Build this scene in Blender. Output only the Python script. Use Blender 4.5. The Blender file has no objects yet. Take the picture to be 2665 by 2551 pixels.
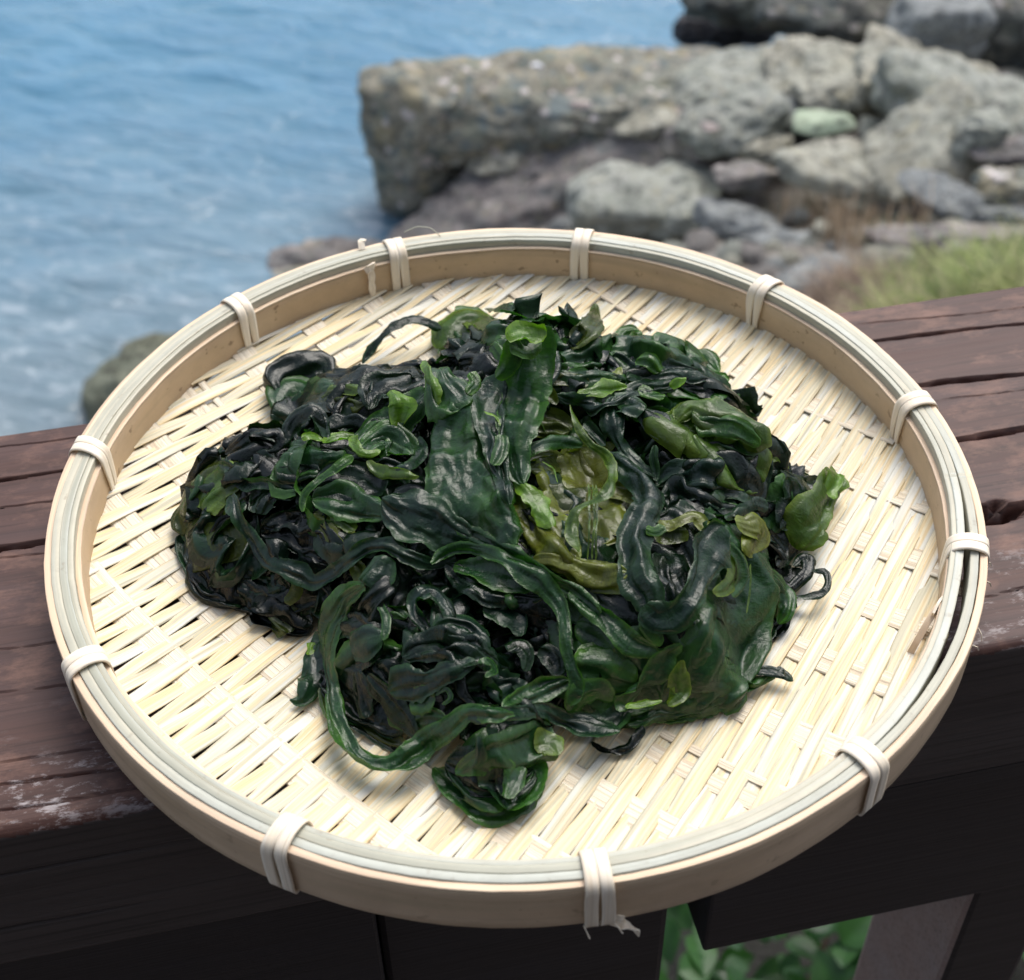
import bpy, math, random
import numpy as np
from mathutils import Matrix
rnd = random.Random(7); rng = np.random.default_rng(7)
sc = bpy.context.scene; COL = sc.collection
PI = math.pi

# ------------------------------------------------------------------ camera, sky, sun, exposure
FPX, PITCH, ROLL = 3743.4, 0.7599, -0.0205
ZR = 0.026                                    # height of the basket rim above the handrail top (z = 0)
CAM = np.array([-0.0005, -0.3428, 0.3225 + ZR])
fw = np.array([0, math.cos(PITCH), -math.sin(PITCH)]); r0 = np.array([1., 0, 0]); u0 = np.cross(r0, fw)
rt = math.cos(ROLL) * r0 + math.sin(ROLL) * u0; up = -math.sin(ROLL) * r0 + math.cos(ROLL) * u0
cd = bpy.data.cameras.new('camera'); cam = bpy.data.objects.new('camera', cd); COL.objects.link(cam)
M = Matrix.Identity(4)
for i in range(3):
    M[i][0], M[i][1], M[i][2], M[i][3] = rt[i], up[i], -fw[i], CAM[i]
cam.matrix_world = M
cd.sensor_width = 36; cd.sensor_fit = 'HORIZONTAL'; cd.lens = FPX / 2665 * 36
cd.clip_start = 0.02; cd.clip_end = 600
cd.dof.use_dof = True; cd.dof.focus_distance = 0.455; cd.dof.aperture_fstop = 16
sc.camera = cam

SUN_EL, SUN_AZ = math.radians(58), math.radians(25)   # azimuth measured from +y (the sea) towards +x
w = bpy.data.worlds.new('World'); sc.world = w; w.use_nodes = True
nt = w.node_tree; nt.nodes.clear()
sky = nt.nodes.new('ShaderNodeTexSky'); sky.sky_type = 'NISHITA'; sky.sun_disc = False
sky.sun_elevation = SUN_EL; sky.sun_rotation = SUN_AZ; sky.air_density = 1.0; sky.dust_density = 3.0; sky.ozone_density = 1.0
bg = nt.nodes.new('ShaderNodeBackground'); bg.inputs[1].default_value = 0.15
ow = nt.nodes.new('ShaderNodeOutputWorld'); hs_ = nt.nodes.new('ShaderNodeHueSaturation'); hs_.inputs['Saturation'].default_value = .62; nt.links.new(sky.outputs[0], hs_.inputs['Color']); nt.links.new(hs_.outputs[0], bg.inputs[0]); nt.links.new(bg.outputs[0], ow.inputs[0])
sl = bpy.data.lights.new('sun', 'SUN'); sl.energy = 1.5; sl.angle = math.radians(38); sl.color = (1, .965, .91)
so = bpy.data.objects.new('sun', sl); COL.objects.link(so)
so.rotation_euler = (-(PI / 2 - SUN_EL), 0, -SUN_AZ)
sc.view_settings.view_transform = 'Standard'; sc.view_settings.look = 'None'
sc.view_settings.exposure = 0.66; sc.view_settings.gamma = 1; sc.view_settings.use_curve_mapping = False
sc.cycles.max_bounces = 8; sc.cycles.transparent_max_bounces = 8

# ------------------------------------------------------------------ maths helpers
def ray(x, y):
    """direction through a pixel of the photograph (2665 x 2551)"""
    x = np.asarray(x, float)[..., None]; y = np.asarray(y, float)[..., None]
    return (x - 1332.5) / FPX * rt - (y - 1275.5) / FPX * up + fw
def on_z(x, y, z):
    d = ray(x, y); return CAM + d * ((z - CAM[2]) / d[..., 2])[..., None]
def proj(p):
    d = np.asarray(p) - CAM; k = d @ fw
    return np.stack([1332.5 + FPX * (d @ rt) / k, 1275.5 - FPX * (d @ up) / k], -1)

_perm = np.random.default_rng(3).permutation(256); _perm = np.concatenate([_perm, _perm, _perm])
_g = np.random.default_rng(5).normal(size=(256, 3)); _g /= np.linalg.norm(_g, axis=1)[:, None]
def noise(p, seed=0):
    p = np.asarray(p, float) + seed * 17.31
    i = np.floor(p).astype(int); f = p - i; i &= 255
    s = f * f * f * (f * (f * 6 - 15) + 10); out = 0
    for a in (0, 1):
        for b in (0, 1):
            for c in (0, 1):
                g = _g[_perm[_perm[_perm[i[..., 0] + a] + i[..., 1] + b] + i[..., 2] + c]]
                d = (f - (a, b, c)); v = (g * d).sum(-1)
                out = out + v * (s[..., 0] if a else 1 - s[..., 0]) * (s[..., 1] if b else 1 - s[..., 1]) * (s[..., 2] if c else 1 - s[..., 2])
    return out * 1.5
def fbm(p, o=4, seed=0, gain=.5):
    a, s = 1., 0.
    for k in range(o):
        s = s + a * noise(p, seed + k * 3); p = p * 2.03; a *= gain
    return s
def p3(x, y, z=0.):
    x, y, z = np.broadcast_arrays(x, y, z); return np.stack([x, y, z], -1).astype(float)
def sst(a, b, x):
    t = np.clip((x - a) / (b - a), 0, 1); return t * t * (3 - 2 * t)

# ------------------------------------------------------------------ mesh helpers
def link_mesh(name, V, F, mat, parent=None, uv=None, col=None, smooth=True, label=None, cat=None, group=None, kind=None, loc=None):
    me = bpy.data.meshes.new(name)
    V = np.asarray(V, np.float32); F = np.asarray(F, np.int32)
    me.vertices.add(len(V)); me.vertices.foreach_set('co', V.ravel())
    n = F.shape[1]; me.loops.add(F.size); me.loops.foreach_set('vertex_index', F.ravel())
    me.polygons.add(len(F)); me.polygons.foreach_set('loop_start', np.arange(0, F.size, n, dtype=np.int32))
    me.update(calc_edges=True)
    if uv is not None:
        l = me.uv_layers.new(name='UVMap'); l.data.foreach_set('uv', np.asarray(uv, np.float32)[F.ravel()].ravel())
    if col is not None:
        a = me.color_attributes.new('tint', 'FLOAT_COLOR', 'POINT')
        c = np.ones((len(V), 4), np.float32); c[:, :3] = col; a.data.foreach_set('color', c.ravel())
    me.shade_smooth() if smooth else me.shade_flat()
    me.materials.append(mat)
    o = bpy.data.objects.new(name, me); COL.objects.link(o)
    if parent: o.parent = parent
    if loc is not None: o.location = loc
    tag(o, label, cat, group, kind)
    return o
def tag(o, label=None, cat=None, group=None, kind=None):
    if label: o['label'] = label
    if cat: o['category'] = cat
    if group: o['group'] = group
    if kind: o['kind'] = kind
    return o
def empty(name, label=None, cat=None, group=None, loc=(0, 0, 0)):
    o = bpy.data.objects.new(name, None); o.empty_display_size = .05; COL.objects.link(o); o.location = loc
    return tag(o, label, cat, group)
def gridfaces(n, m, wrap_n=False, wrap_m=False):
    i = np.arange(n if wrap_n else n - 1); j = np.arange(m if wrap_m else m - 1)
    I, J = np.meshgrid(i, j, indexing='ij'); I2 = (I + 1) % n; J2 = (J + 1) % m
    return np.stack([I * m + J, I2 * m + J, I2 * m + J2, I * m + J2], -1).reshape(-1, 4)
def profile_sweep(P0):
    """P0: (n, m, 3) rings closed along axis 1, capped at the ends -> V, F quads"""
    n, m = P0.shape[:2]; F = gridfaces(n, m, wrap_m=True)
    V = P0.reshape(-1, 3); c0, c1 = P0[0].mean(0), P0[-1].mean(0)
    V = np.concatenate([V, [c0, c1]]); k = n * m; j = np.arange(m); j2 = (j + 1) % m
    F = F[:, ::-1]
    A = np.stack([np.full(m, k), j, j2, j2], -1); B = np.stack([np.full(m, k + 1), (n - 1) * m + j2, (n - 1) * m + j, (n - 1) * m + j], -1)
    return V, F, np.concatenate([A[:, :3], B[:, :3]])
def add_poly(name, V, Fq, Ft, mat, **kw):
    """quads + tris"""
    if Ft is not None and len(Ft):
        F = np.concatenate([np.concatenate([Fq[:, [0, 1, 2]], Fq[:, [0, 2, 3]]]), Ft])
    else: F = Fq
    return link_mesh(name, V, F, mat, **kw)

# ------------------------------------------------------------------ materials
class NT:
    def __init__(s, name):
        s.m = bpy.data.materials.new(name); s.m.use_nodes = True; s.t = s.m.node_tree; s.t.nodes.clear()
        s.out = s.n('ShaderNodeOutputMaterial'); s.b = s.n('ShaderNodeBsdfPrincipled'); s.l(s.b, s.out.inputs[0])
    def n(s, typ, **kw):
        n = s.t.nodes.new(typ)
        for k, v in kw.items(): setattr(n, k, v)
        return n
    def l(s, a, b):
        s.t.links.new(a.outputs[0] if hasattr(a, 'outputs') else a, b)
    def set(s, k, v):
        if hasattr(v, 'outputs') or hasattr(v, 'is_linked'): s.l(v, s.b.inputs[k])
        else: s.b.inputs[k].default_value = (*v, 1) if isinstance(v, tuple) and len(v) == 3 else v
    def uv(s): return s.n('ShaderNodeUVMap').outputs[0]
    def obj(s): return s.n('ShaderNodeTexCoord').outputs['Object']
    def pos(s): return s.n('ShaderNodeNewGeometry').outputs['Position']
    def rand(s): return s.n('ShaderNodeObjectInfo').outputs['Random']
    def vmul(s, v, k):
        n = s.n('ShaderNodeVectorMath', operation='MULTIPLY'); s.l(v, n.inputs[0]); n.inputs[1].default_value = k; return n.outputs[0]
    def vadd(s, v, u):
        n = s.n('ShaderNodeVectorMath', operation='ADD'); s.l(v, n.inputs[0])
        if hasattr(u, 'is_linked'): s.l(u, n.inputs[1])
        else: n.inputs[1].default_value = u
        return n.outputs[0]
    def off(s, v):            # shift a pattern by the object's random number
        m = s.n('ShaderNodeMath', operation='MULTIPLY'); s.l(s.rand(), m.inputs[0]); m.inputs[1].default_value = 91.7
        c = s.n('ShaderNodeCombineXYZ'); s.l(m, c.inputs[0]); s.l(m, c.inputs[1]); s.l(m, c.inputs[2]); return s.vadd(v, c.outputs[0])
    def noise(s, v, scale, detail=4, rough=.55, dist=0.):
        n = s.n('ShaderNodeTexNoise'); s.l(v, n.inputs['Vector']); n.inputs['Scale'].default_value = scale
        n.inputs['Detail'].default_value = detail; n.inputs['Roughness'].default_value = rough; n.inputs['Distortion'].default_value = dist
        return n.outputs[0]
    def vor(s, v, scale, feature='F1', out=0):
        n = s.n('ShaderNodeTexVoronoi', feature=feature); s.l(v, n.inputs['Vector']); n.inputs['Scale'].default_value = scale; return n.outputs[out]
    def ramp(s, f, stops, interp='LINEAR'):
        n = s.n('ShaderNodeValToRGB'); s.l(f, n.inputs[0]); e = n.color_ramp.elements; n.color_ramp.interpolation = interp
        while len(e) < len(stops): e.new(.5)
        for k, (p, c) in enumerate(stops):
            e[k].position = p; e[k].color = (c, c, c, 1) if not isinstance(c, tuple) else (*c, 1)
        return n.outputs[0]
    def mix(s, f, a, b, mode='MIX'):
        n = s.n('ShaderNodeMix', data_type='RGBA', blend_type=mode)
        for k, v in ((0, f), (6, a), (7, b)):
            if hasattr(v, 'is_linked'): s.l(v, n.inputs[k])
            else: n.inputs[k].default_value = (*v, 1) if isinstance(v, tuple) else v
        return n.outputs[2]
    def math(s, op, a, b=0.):
        n = s.n('ShaderNodeMath', operation=op)
        for k, v in ((0, a), (1, b)):
            if hasattr(v, 'is_linked'): s.l(v, n.inputs[k])
            else: n.inputs[k].default_value = v
        return n.outputs[0]
    def bump(s, h, strength, dist):
        n = s.n('ShaderNodeBump'); s.l(h, n.inputs['Height']); n.inputs['Strength'].default_value = strength; n.inputs['Distance'].default_value = dist
        if s.b.inputs['Normal'].is_linked: s.l(s.b.inputs['Normal'].links[0].from_socket, n.inputs['Normal'])
        s.l(n, s.b.inputs['Normal'])

def bamboo_mat(name, base, streak, dark, kfib, rough=.45, bump=.25, speck=0., pale=None, ky=14):
    s = NT(name); v = s.off(s.vmul(s.uv(), (kfib, ky, 1)))      # uv: x across (metres), y along (metres)
    n1 = s.noise(v, 1, 3, .6); n2 = s.noise(s.vadd(s.vmul(v, (.55, .6, 1)), (7.3, 2.1, 0)), 1, 3, .6); n3 = s.noise(s.vadd(s.vmul(v, (1.7, .5, 1)), (3.3, 9.1, 0)), 1, 2, .6)
    c = s.mix(s.ramp(n1, [(.44, 0.), (.56, 1.)]), base, streak)
    c = s.mix(s.ramp(n2, [(.52, 0.), (.62, .85)]), c, dark)
    c = s.mix(s.ramp(n3, [(.30, .45), (.42, 0.)]), c, tuple(x * .55 for x in dark))
    if pale: c = s.mix(s.ramp(s.noise(s.vadd(s.vmul(v, (.4, .8, 1)), (1.3, 5.1, 0)), 1, 2, .5), [(.5, 0.), (.62, .8)]), c, pale)
    r = s.rand(); c = s.mix(s.ramp(r, [(0, 0.), (.5, .0), (1, .3)]), c, dark)
    if speck:
        q = s.noise(s.off(s.vmul(s.uv(), (330, 240, 1))), 1, 2, .5); c = s.mix(s.ramp(q, [(.66, 0.), (.74, speck)]), c, (.16, .09, .045))
        q = s.noise(s.off(s.vmul(s.uv(), (90, 60, 1))), 1, 4, .65); c = s.mix(s.ramp(q, [(.4, 0.), (.75, .45)]), c, tuple(x * .62 for x in base))
    s.set('Base Color', c); s.set('Roughness', rough); s.b.inputs['Specular IOR Level'].default_value = .35
    s.bump(n3, bump, .0005); s.bump(n1, bump, .0005)
    return s.m
M_STRIP = bamboo_mat('bamboo_strip', (.79, .69, .465), (.74, .575, .32), (.50, .48, .36), 1000, bump=.6, pale=(.70, .705, .65))
M_WEFT = bamboo_mat('bamboo_weft', (.84, .77, .62), (.82, .71, .53), (.62, .51, .36), 1100, bump=1.)
M_INNER = bamboo_mat('bamboo_inner_hoop', (.60, .435, .275), (.57, .41, .25), (.62, .47, .31), 60, .6, .1, .6)
M_OUTER = bamboo_mat('bamboo_outer_hoop', (.62, .46, .30), (.66, .50, .34), (.54, .42, .27), 110, .38, .1, .3, ky=5)
M_RIM = bamboo_mat('bamboo_rim_green', (.47, .455, .36), (.56, .52, .40), (.37, .375, .30), 520, .4, .25, .3, pale=(.50, .53, .48), ky=7)
M_LIP = bamboo_mat('bamboo_lip', (.78, .62, .44), (.74, .55, .38), (.60, .46, .33), 500, .5, .2)
M_BIND = bamboo_mat('bamboo_binding', (.88, .79, .65), (.86, .75, .59), (.78, .66, .50), 900, .4, .2)

def wood_mat(name, a, b, worn, rough=.6, scuff=True):
    s = NT(name); o = s.obj(); v = s.vmul(o, (5, 110, 110))
    n1 = s.noise(v, 1, 6, .65, .3); n2 = s.noise(s.vmul(o, (3, 30, 30)), 1, 5, .65); n3 = s.noise(s.vmul(o, (14, 620, 620)), 1, 3, .6)
    c = s.mix(s.ramp(n1, [(.35, 0.), (.68, 1.)]), a, b)
    c = s.mix(s.ramp(n2, [(.42, 0.), (.72, .55)]), c, worn)
    c = s.mix(s.ramp(n3, [(.3, .55), (.5, 0.)]), c, tuple(x * .35 for x in a))
    if scuff:
        m1 = s.ramp(s.noise(s.vmul(o, (70, 170, 170)), 1, 8, .78), [(.53, 0.), (.62, .8)])
        sx = s.n('ShaderNodeSeparateXYZ'); s.l(o, sx.inputs[0])
        m2 = s.ramp(s.math('ADD', sx.outputs[1], s.math('MULTIPLY', s.noise(s.vmul(o, (9, 30, 30)), 1, 3), .05)), [(0.0, 0.), (.02, 0.)])
        edge = s.n('ShaderNodeMapRange'); s.l(sx.outputs[1], edge.inputs[0]); edge.inputs[1].default_value = -.03; edge.inputs[2].default_value = -.066
        up_ = s.n('ShaderNodeMapRange'); s.l(sx.outputs[2], up_.inputs[0]); up_.inputs[1].default_value = -.006; up_.inputs[2].default_value = -.002
        patch = s.ramp(s.noise(s.vmul(o, (16, 26, 26)), 1, 3), [(.38, 0.), (.55, 1.)])
        m = s.math('MULTIPLY', s.math('MULTIPLY', m1, edge.outputs[0]), s.math('MULTIPLY', up_.outputs[0], patch))
        c = s.mix(m, c, (.42, .38, .38))
        m4 = s.math('MULTIPLY', s.ramp(s.noise(s.vmul(o, (30, 60, 60)), 1, 6, .7), [(.5, 0.), (.66, .7)]), up_.outputs[0])
        c = s.mix(m4, c, (.20, .105, .075))
    s.set('Base Color', c); s.set('Roughness', rough); s.b.inputs['Specular IOR Level'].default_value = .4
    s.bump(n1, .5, .0006); s.bump(n3, .5, .0003)
    return s.m
M_WOOD = wood_mat('weathered_brown_wood', (.052, .022, .0165), (.080, .036, .027), (.085, .058, .060))
M_WOODF = wood_mat('dull_side_wood', (.058, .046, .042), (.080, .063, .057), (.09, .077, .074), .65, False)
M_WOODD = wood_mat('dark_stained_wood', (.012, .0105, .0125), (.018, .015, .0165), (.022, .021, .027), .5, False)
M_WOODLIT = wood_mat('lit_side_baluster_wood', (.30, .205, .175), (.34, .245, .21), (.30, .25, .24), .6, False)  # brown lightened to stand in for light on the baluster's sides

def weed_mat():
    s = NT('wet_seaweed'); a = s.n('ShaderNodeAttribute', attribute_name='tint').outputs[0]
    uv = s.off(s.uv()); o = s.pos()
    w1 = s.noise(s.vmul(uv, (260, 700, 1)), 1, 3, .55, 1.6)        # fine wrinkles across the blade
    w2 = s.noise(s.vmul(uv, (900, 200, 1)), 1, 3, .6, .8)         # and along it
    w3 = s.noise(s.vmul(o, (130, 130, 130)), 1, 3, .6)
    w4 = s.noise(s.vmul(o, (420, 420, 420)), 1, 4, .65, 1.5)
    c = s.mix(s.ramp(w3, [(.35, .0), (.7, .6)]), a, s.mix(1., a, (1.5, 1.75, .9), 'MULTIPLY'))
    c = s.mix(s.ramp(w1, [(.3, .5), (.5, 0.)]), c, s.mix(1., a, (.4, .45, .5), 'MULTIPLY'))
    s.set('Base Color', c)
    s.set('Roughness', s.ramp(w3, [(.3, .09), (.7, .24)])); s.b.inputs['Specular IOR Level'].default_value = .42
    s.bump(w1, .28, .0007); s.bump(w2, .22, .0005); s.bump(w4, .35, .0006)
    t = s.n('ShaderNodeBsdfTranslucent'); s.l(s.mix(1., c, (2.4, 3.4, .8), 'MULTIPLY'), t.inputs[0])
    mx = s.n('ShaderNodeMixShader'); mx.inputs[0].default_value = .18; s.l(s.b, mx.inputs[1]); s.l(t, mx.inputs[2]); s.l(mx, s.out.inputs[0])
    return s.m
M_WEED = weed_mat()

def rock_mat(name, a, b, c_, pebbles=0., scale=1., lich=.0):
    s = NT(name); o = s.obj(); v = s.off(s.vmul(o, (scale,) * 3))
    n1 = s.noise(v, 2.2, 8, .65, .3); n2 = s.noise(v, 9, 6, .7); n3 = s.noise(v, 1.1, 3, .5)
    c = s.mix(s.ramp(n1, [(.42, 0.), (.58, 1.)]), a, b)
    c = s.mix(s.ramp(n3, [(.4, 0.), (.62, .8)]), c, c_)
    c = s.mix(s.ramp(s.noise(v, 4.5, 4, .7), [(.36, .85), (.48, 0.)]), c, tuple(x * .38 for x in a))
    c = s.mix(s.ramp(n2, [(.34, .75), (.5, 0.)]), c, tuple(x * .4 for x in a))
    c = s.mix(s.ramp(s.noise(v, 24, 4, .7), [(.55, 0.), (.7, .6)]), c, tuple(min(.5, x * 1.7) for x in b))
    if pebbles:
        for sc_, thr in ((2.6, .34), (5.5, .36), (10., .36)):
            vo = s.n('ShaderNodeTexVoronoi'); s.l(s.vadd(v, (.0, .0, .0)), vo.inputs['Vector']); vo.inputs['Scale'].default_value = sc_
            sp = s.n('ShaderNodeSeparateColor'); s.l(vo.outputs['Color'], sp.inputs[0])
            pc = s.ramp(sp.outputs[0], [(0, (.10, .12, .11)), (.3, (.17, .18, .14)), (.5, (.26, .23, .15)), (.68, (.14, .17, .17)), (.85, (.33, .29, .26)), (.93, (.55, .50, .48))], 'CONSTANT')
            m = s.math('MULTIPLY', s.ramp(vo.outputs[0], [(thr, 1.), (thr + .12, 0.)]), s.ramp(sp.outputs[1], [(.35, 0.), (.4, pebbles)]))
            c = s.mix(m, c, pc)
    if lich: c = s.mix(s.ramp(s.noise(v, 5, 5, .7), [(.55, 0.), (.66, lich)]), c, (.36, .30, .14))
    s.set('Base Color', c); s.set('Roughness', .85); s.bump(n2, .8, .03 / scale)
    return s.m
M_RCONG = rock_mat('conglomerate_rock', (.17, .158, .12), (.31, .285, .22), (.21, .215, .185), .9, 1.6)
M_RPUR = rock_mat('purple_grey_rock', (.15, .13, .125), (.26, .235, .22), (.18, .165, .155), .35, 2.)
M_RGREY = rock_mat('green_grey_rock', (.20, .215, .18), (.35, .36, .31), (.27, .28, .245), .1, 2., .25)
M_RPALE = rock_mat('pale_tan_rock', (.26, .25, .195), (.43, .41, .335), (.32, .325, .27), .0, 2.4, .35)
M_RBLUE = rock_mat('blue_grey_rock', (.155, .168, .17), (.26, .275, .27), (.20, .21, .205), 0., 2.5, .12)
M_RMOSS = rock_mat('mossy_rock', (.09, .095, .065), (.16, .165, .115), (.12, .135, .10), 0., 2.)
M_RLIME = rock_mat('pale_green_stone', (.30, .37, .26), (.40, .46, .33), (.34, .41, .29), 0., 2.)
M_WHITE = rock_mat('white_quartz', (.62, .62, .66), (.75, .75, .8), (.68, .68, .7), 0., 2.)
M_PINK = rock_mat('pink_cobble', (.46, .38, .35), (.55, .47, .43), (.5, .44, .4), 0., 2.)
M_RDARK = rock_mat('dark_cliff_rock', (.05, .053, .048), (.11, .105, .082), (.075, .085, .082), .3, 1.2)
M_RBASE = rock_mat('wet_dark_rock', (.022, .019, .022), (.045, .04, .045), (.03, .03, .035), 0., 1.5)

def ground_mat():
    s = NT('shore_ground'); o = s.obj()
    n = s.noise(o, 3, 7, .65); n2 = s.noise(o, 18, 5, .7)
    c = s.mix(s.ramp(n, [(.38, 0.), (.62, 1.)]), (.17, .145, .12), (.26, .25, .225))
    c = s.mix(s.ramp(n2, [(.35, .8), (.52, 0.)]), c, (.07, .06, .05))
    vo = s.n('ShaderNodeTexVoronoi'); s.l(o, vo.inputs['Vector']); vo.inputs['Scale'].default_value = 11
    sp = s.n('ShaderNodeSeparateColor'); s.l(vo.outputs['Color'], sp.inputs[0])
    pc = s.ramp(sp.outputs[0], [(0, (.12, .11, .10)), (.35, (.24, .24, .23)), (.6, (.19, .16, .12)), (.8, (.36, .34, .31))], 'CONSTANT')
    c = s.mix(s.math('MULTIPLY', s.ramp(vo.outputs[0], [(.3, 1.), (.45, 0.)]), .8), c, pc)
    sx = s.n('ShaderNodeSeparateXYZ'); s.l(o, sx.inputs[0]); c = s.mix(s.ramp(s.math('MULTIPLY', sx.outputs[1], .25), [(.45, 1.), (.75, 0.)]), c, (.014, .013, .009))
    s.set('Base Color', c); s.set('Roughness', .9); s.bump(n2, .8, .03); return s.m
M_GROUND = ground_mat()

def sea_mat():
    s = NT('sea_water'); o = s.pos()
    v = s.vmul(o, (1, 1.15, 0.)); rot = s.n('ShaderNodeVectorRotate'); rot.inputs['Angle'].default_value = .35; s.l(v, rot.inputs[0]); v = rot.outputs[0]
    big = s.noise(s.vmul(v, (.35, .5, 1)), 1, 3, .5); mid = s.noise(s.vmul(v, (1.7, 4.2, 1)), 1, 3, .5, .6); sm = s.noise(s.vmul(v, (5, 9, 1)), 1, 3, .5, .4)
    sx = s.n('ShaderNodeSeparateXYZ'); s.l(o, sx.inputs[0])
    d = s.math('ADD', sx.outputs[1], s.math('MULTIPLY', s.noise(s.vmul(v, (.9, .9, 1)), 1, 4), 2.2))
    sh = s.ramp(s.math('MULTIPLY', s.math('SUBTRACT', d, 6.9), .24), [(0., 1.), (1., 0.)])        # 1 near the beach
    c = s.mix(s.ramp(big, [(.35, 0.), (.65, 1.)]), (.066, .175, .275), (.10, .235, .345))
    c = s.mix(s.ramp(mid, [(.35, .4), (.58, 0.)]), c, (.04, .145, .215))
    shal = s.mix(s.ramp(s.noise(s.vmul(v, (3, 5, 1)), 1, 5, .65), [(.38, 0.), (.6, 1.)]), (.13, .18, .205), (.18, .23, .26))
    c = s.mix(sh, c, shal)
    foam = s.math('MULTIPLY', s.ramp(s.noise(s.vmul(v, (5, 8, 1)), 1, 7, .7, .8), [(.53, 0.), (.66, .8)]), sh)
    c = s.mix(foam, c, (.38, .44, .48))
    s.set('Base Color', c); s.set('Roughness', .12); s.b.inputs['IOR'].default_value = 1.33
    h = s.math('ADD', s.math('MULTIPLY', mid, 1.), s.math('MULTIPLY', sm, .3)); s.bump(h, 1., .06)
    return s.m
M_SEA = sea_mat()
def leaf_mat(name, a, b, tr=.35, rough=.4):
    s = NT(name); c = s.mix(s.rand(), a, b); c = s.mix(s.ramp(s.noise(s.pos(), 30, 3), [(.4, 0.), (.65, .5)]), c, tuple(x * 1.5 for x in b))
    s.set('Base Color', c); s.set('Roughness', rough)
    t = s.n('ShaderNodeBsdfTranslucent'); s.l(s.mix(1., c, (1.6, 2.2, .7), 'MULTIPLY'), t.inputs[0])
    mx = s.n('ShaderNodeMixShader'); mx.inputs[0].default_value = tr; s.l(s.b, mx.inputs[1]); s.l(t, mx.inputs[2]); s.l(mx, s.out.inputs[0]); return s.m
M_LEAF = leaf_mat('shrub_leaf', (.012, .042, .013), (.032, .095, .02))
def grass_mat():
    s = NT('grass_blade'); a = s.n('ShaderNodeAttribute', attribute_name='tint').outputs[0]; s.set('Base Color', a); s.set('Roughness', .6)
    t = s.n('ShaderNodeBsdfTranslucent'); s.l(a, t.inputs[0])
    mx = s.n('ShaderNodeMixShader'); mx.inputs[0].default_value = .3; s.l(s.b, mx.inputs[1]); s.l(t, mx.inputs[2]); s.l(mx, s.out.inputs[0]); return s.m
M_GRASS = grass_mat()
s_ = NT('woody_stem'); s_.set('Base Color', (.20, .12, .09)); s_.set('Roughness', .8); M_STEM = s_.m

# ================================================================== SETTING: sea, shore
SEA = -5.0
def seaplane():
    xs = np.concatenate([[-220, -80, -30], np.arange(-9, 9, .09), [30, 80, 220]]); ys = np.concatenate([[-20, 0], np.arange(2.5, 15, .09), [30, 80, 300]])
    X, Y = np.meshgrid(xs, ys, indexing='ij'); P = p3(X, Y, 0)
    a = .35; U = X * math.cos(a) + Y * math.sin(a); W = -X * math.sin(a) + Y * math.cos(a)
    Z = .035 * noise(p3(U * 1.1, W * 2.0)) + .016 * noise(p3(U * 2.6, W * 4.4, 5)); Z *= (np.abs(X) < 9) & (Y < 15) & (Y > 2.5)
    V = np.stack([X, Y, SEA + Z], -1).reshape(-1, 3)
    link_mesh('sea', V, gridfaces(len(xs), len(ys)), M_SEA, kind='structure')
seaplane()
# terrain control points: photo pixel (1960-wide) with the height of the ground seen there
CT = [(-300, 300, -6.6), (0, 300, -6.4), (400, 300, -6.3), (400, 60, -7), (0, 640, -5.6), (0, 760, -5.45), (0, 900, -5.1), (250, 800, -5.25), (250, 640, -5.35), (600, 520, -5.25), (600, 420, -5.7),
      (740, 430, -5.5), (850, 460, -5.0), (1100, 440, -4.75), (700, 250, -6.), (900, 100, -6.), (1000, 300, -5.3), (1330, 430, -4.45), (1330, 300, -4.75), (1330, 110, -5.3),
      (1330, 30, -5.8), (1250, 30, -6.2), (1500, 110, -5.0), (1550, 20, -5.0), (1600, 420, -4.35), (1600, 250, -4.5), (1960, 430, -3.95), (1960, 250, -4.1), (1960, 60, -4.2), (1500, 560, -3.75), (1700, 560, -3.5),
      (1960, 560, -3.15), (1960, 480, -3.45), (1750, 500, -3.75), (2300, 500, -2.8), (2300, 200, -3.4), (1500, 700, -3.2), (1000, 700, -3.9), (500, 800, -4.6), (1500, 1200, -2.0), (500, 1200, -3.2), (1500, 1860, -1.35), (1000, 1860, -1.6), (2000, 1860, -1.3), (0, 1500, -2.6)]
K = 2665 / 1960
CP = np.array([on_z(a * K, b * K, z) for a, b, z in CT])
gx = np.arange(-9, 14.01, .1); gy = np.arange(-3, 17.01, .1)
GX, GY = np.meshgrid(gx, gy, indexing='ij')
_w = 0; _s = 0
for c in CP:
    ww = 1 / (((GX - c[0]) ** 2 + (GY - c[1]) ** 2) + .02) ** 1.6; _w = _w + ww; _s = _s + ww * c[2]
GZ = _s / _w + .10 * fbm(p3(GX * .9, GY * .9), 5, 2)
def T(x, y):
    fx = np.clip((np.asarray(x) + 9) / .1, 0, len(gx) - 1.001); fy = np.clip((np.asarray(y) + 3) / .1, 0, len(gy) - 1.001)
    i = fx.astype(int); j = fy.astype(int); a = fx - i; b = fy - j
    return (GZ[i, j] * (1 - a) + GZ[i + 1, j] * a) * (1 - b) + (GZ[i, j + 1] * (1 - a) + GZ[i + 1, j + 1] * a) * b
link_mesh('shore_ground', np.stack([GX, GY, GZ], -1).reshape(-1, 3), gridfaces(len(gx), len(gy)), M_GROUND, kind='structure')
def on_ground(px, py):            # 1960-wide pixel -> point of the terrain
    d = ray(px * K, py * K); t = np.linspace(.8, 16, 1500) / np.linalg.norm(d)
    p = CAM + d * t[:, None]; below = p[:, 2] < T(p[:, 0], p[:, 1]); k = int(np.argmax(below)) if below.any() else 1499
    return p[k]

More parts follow.
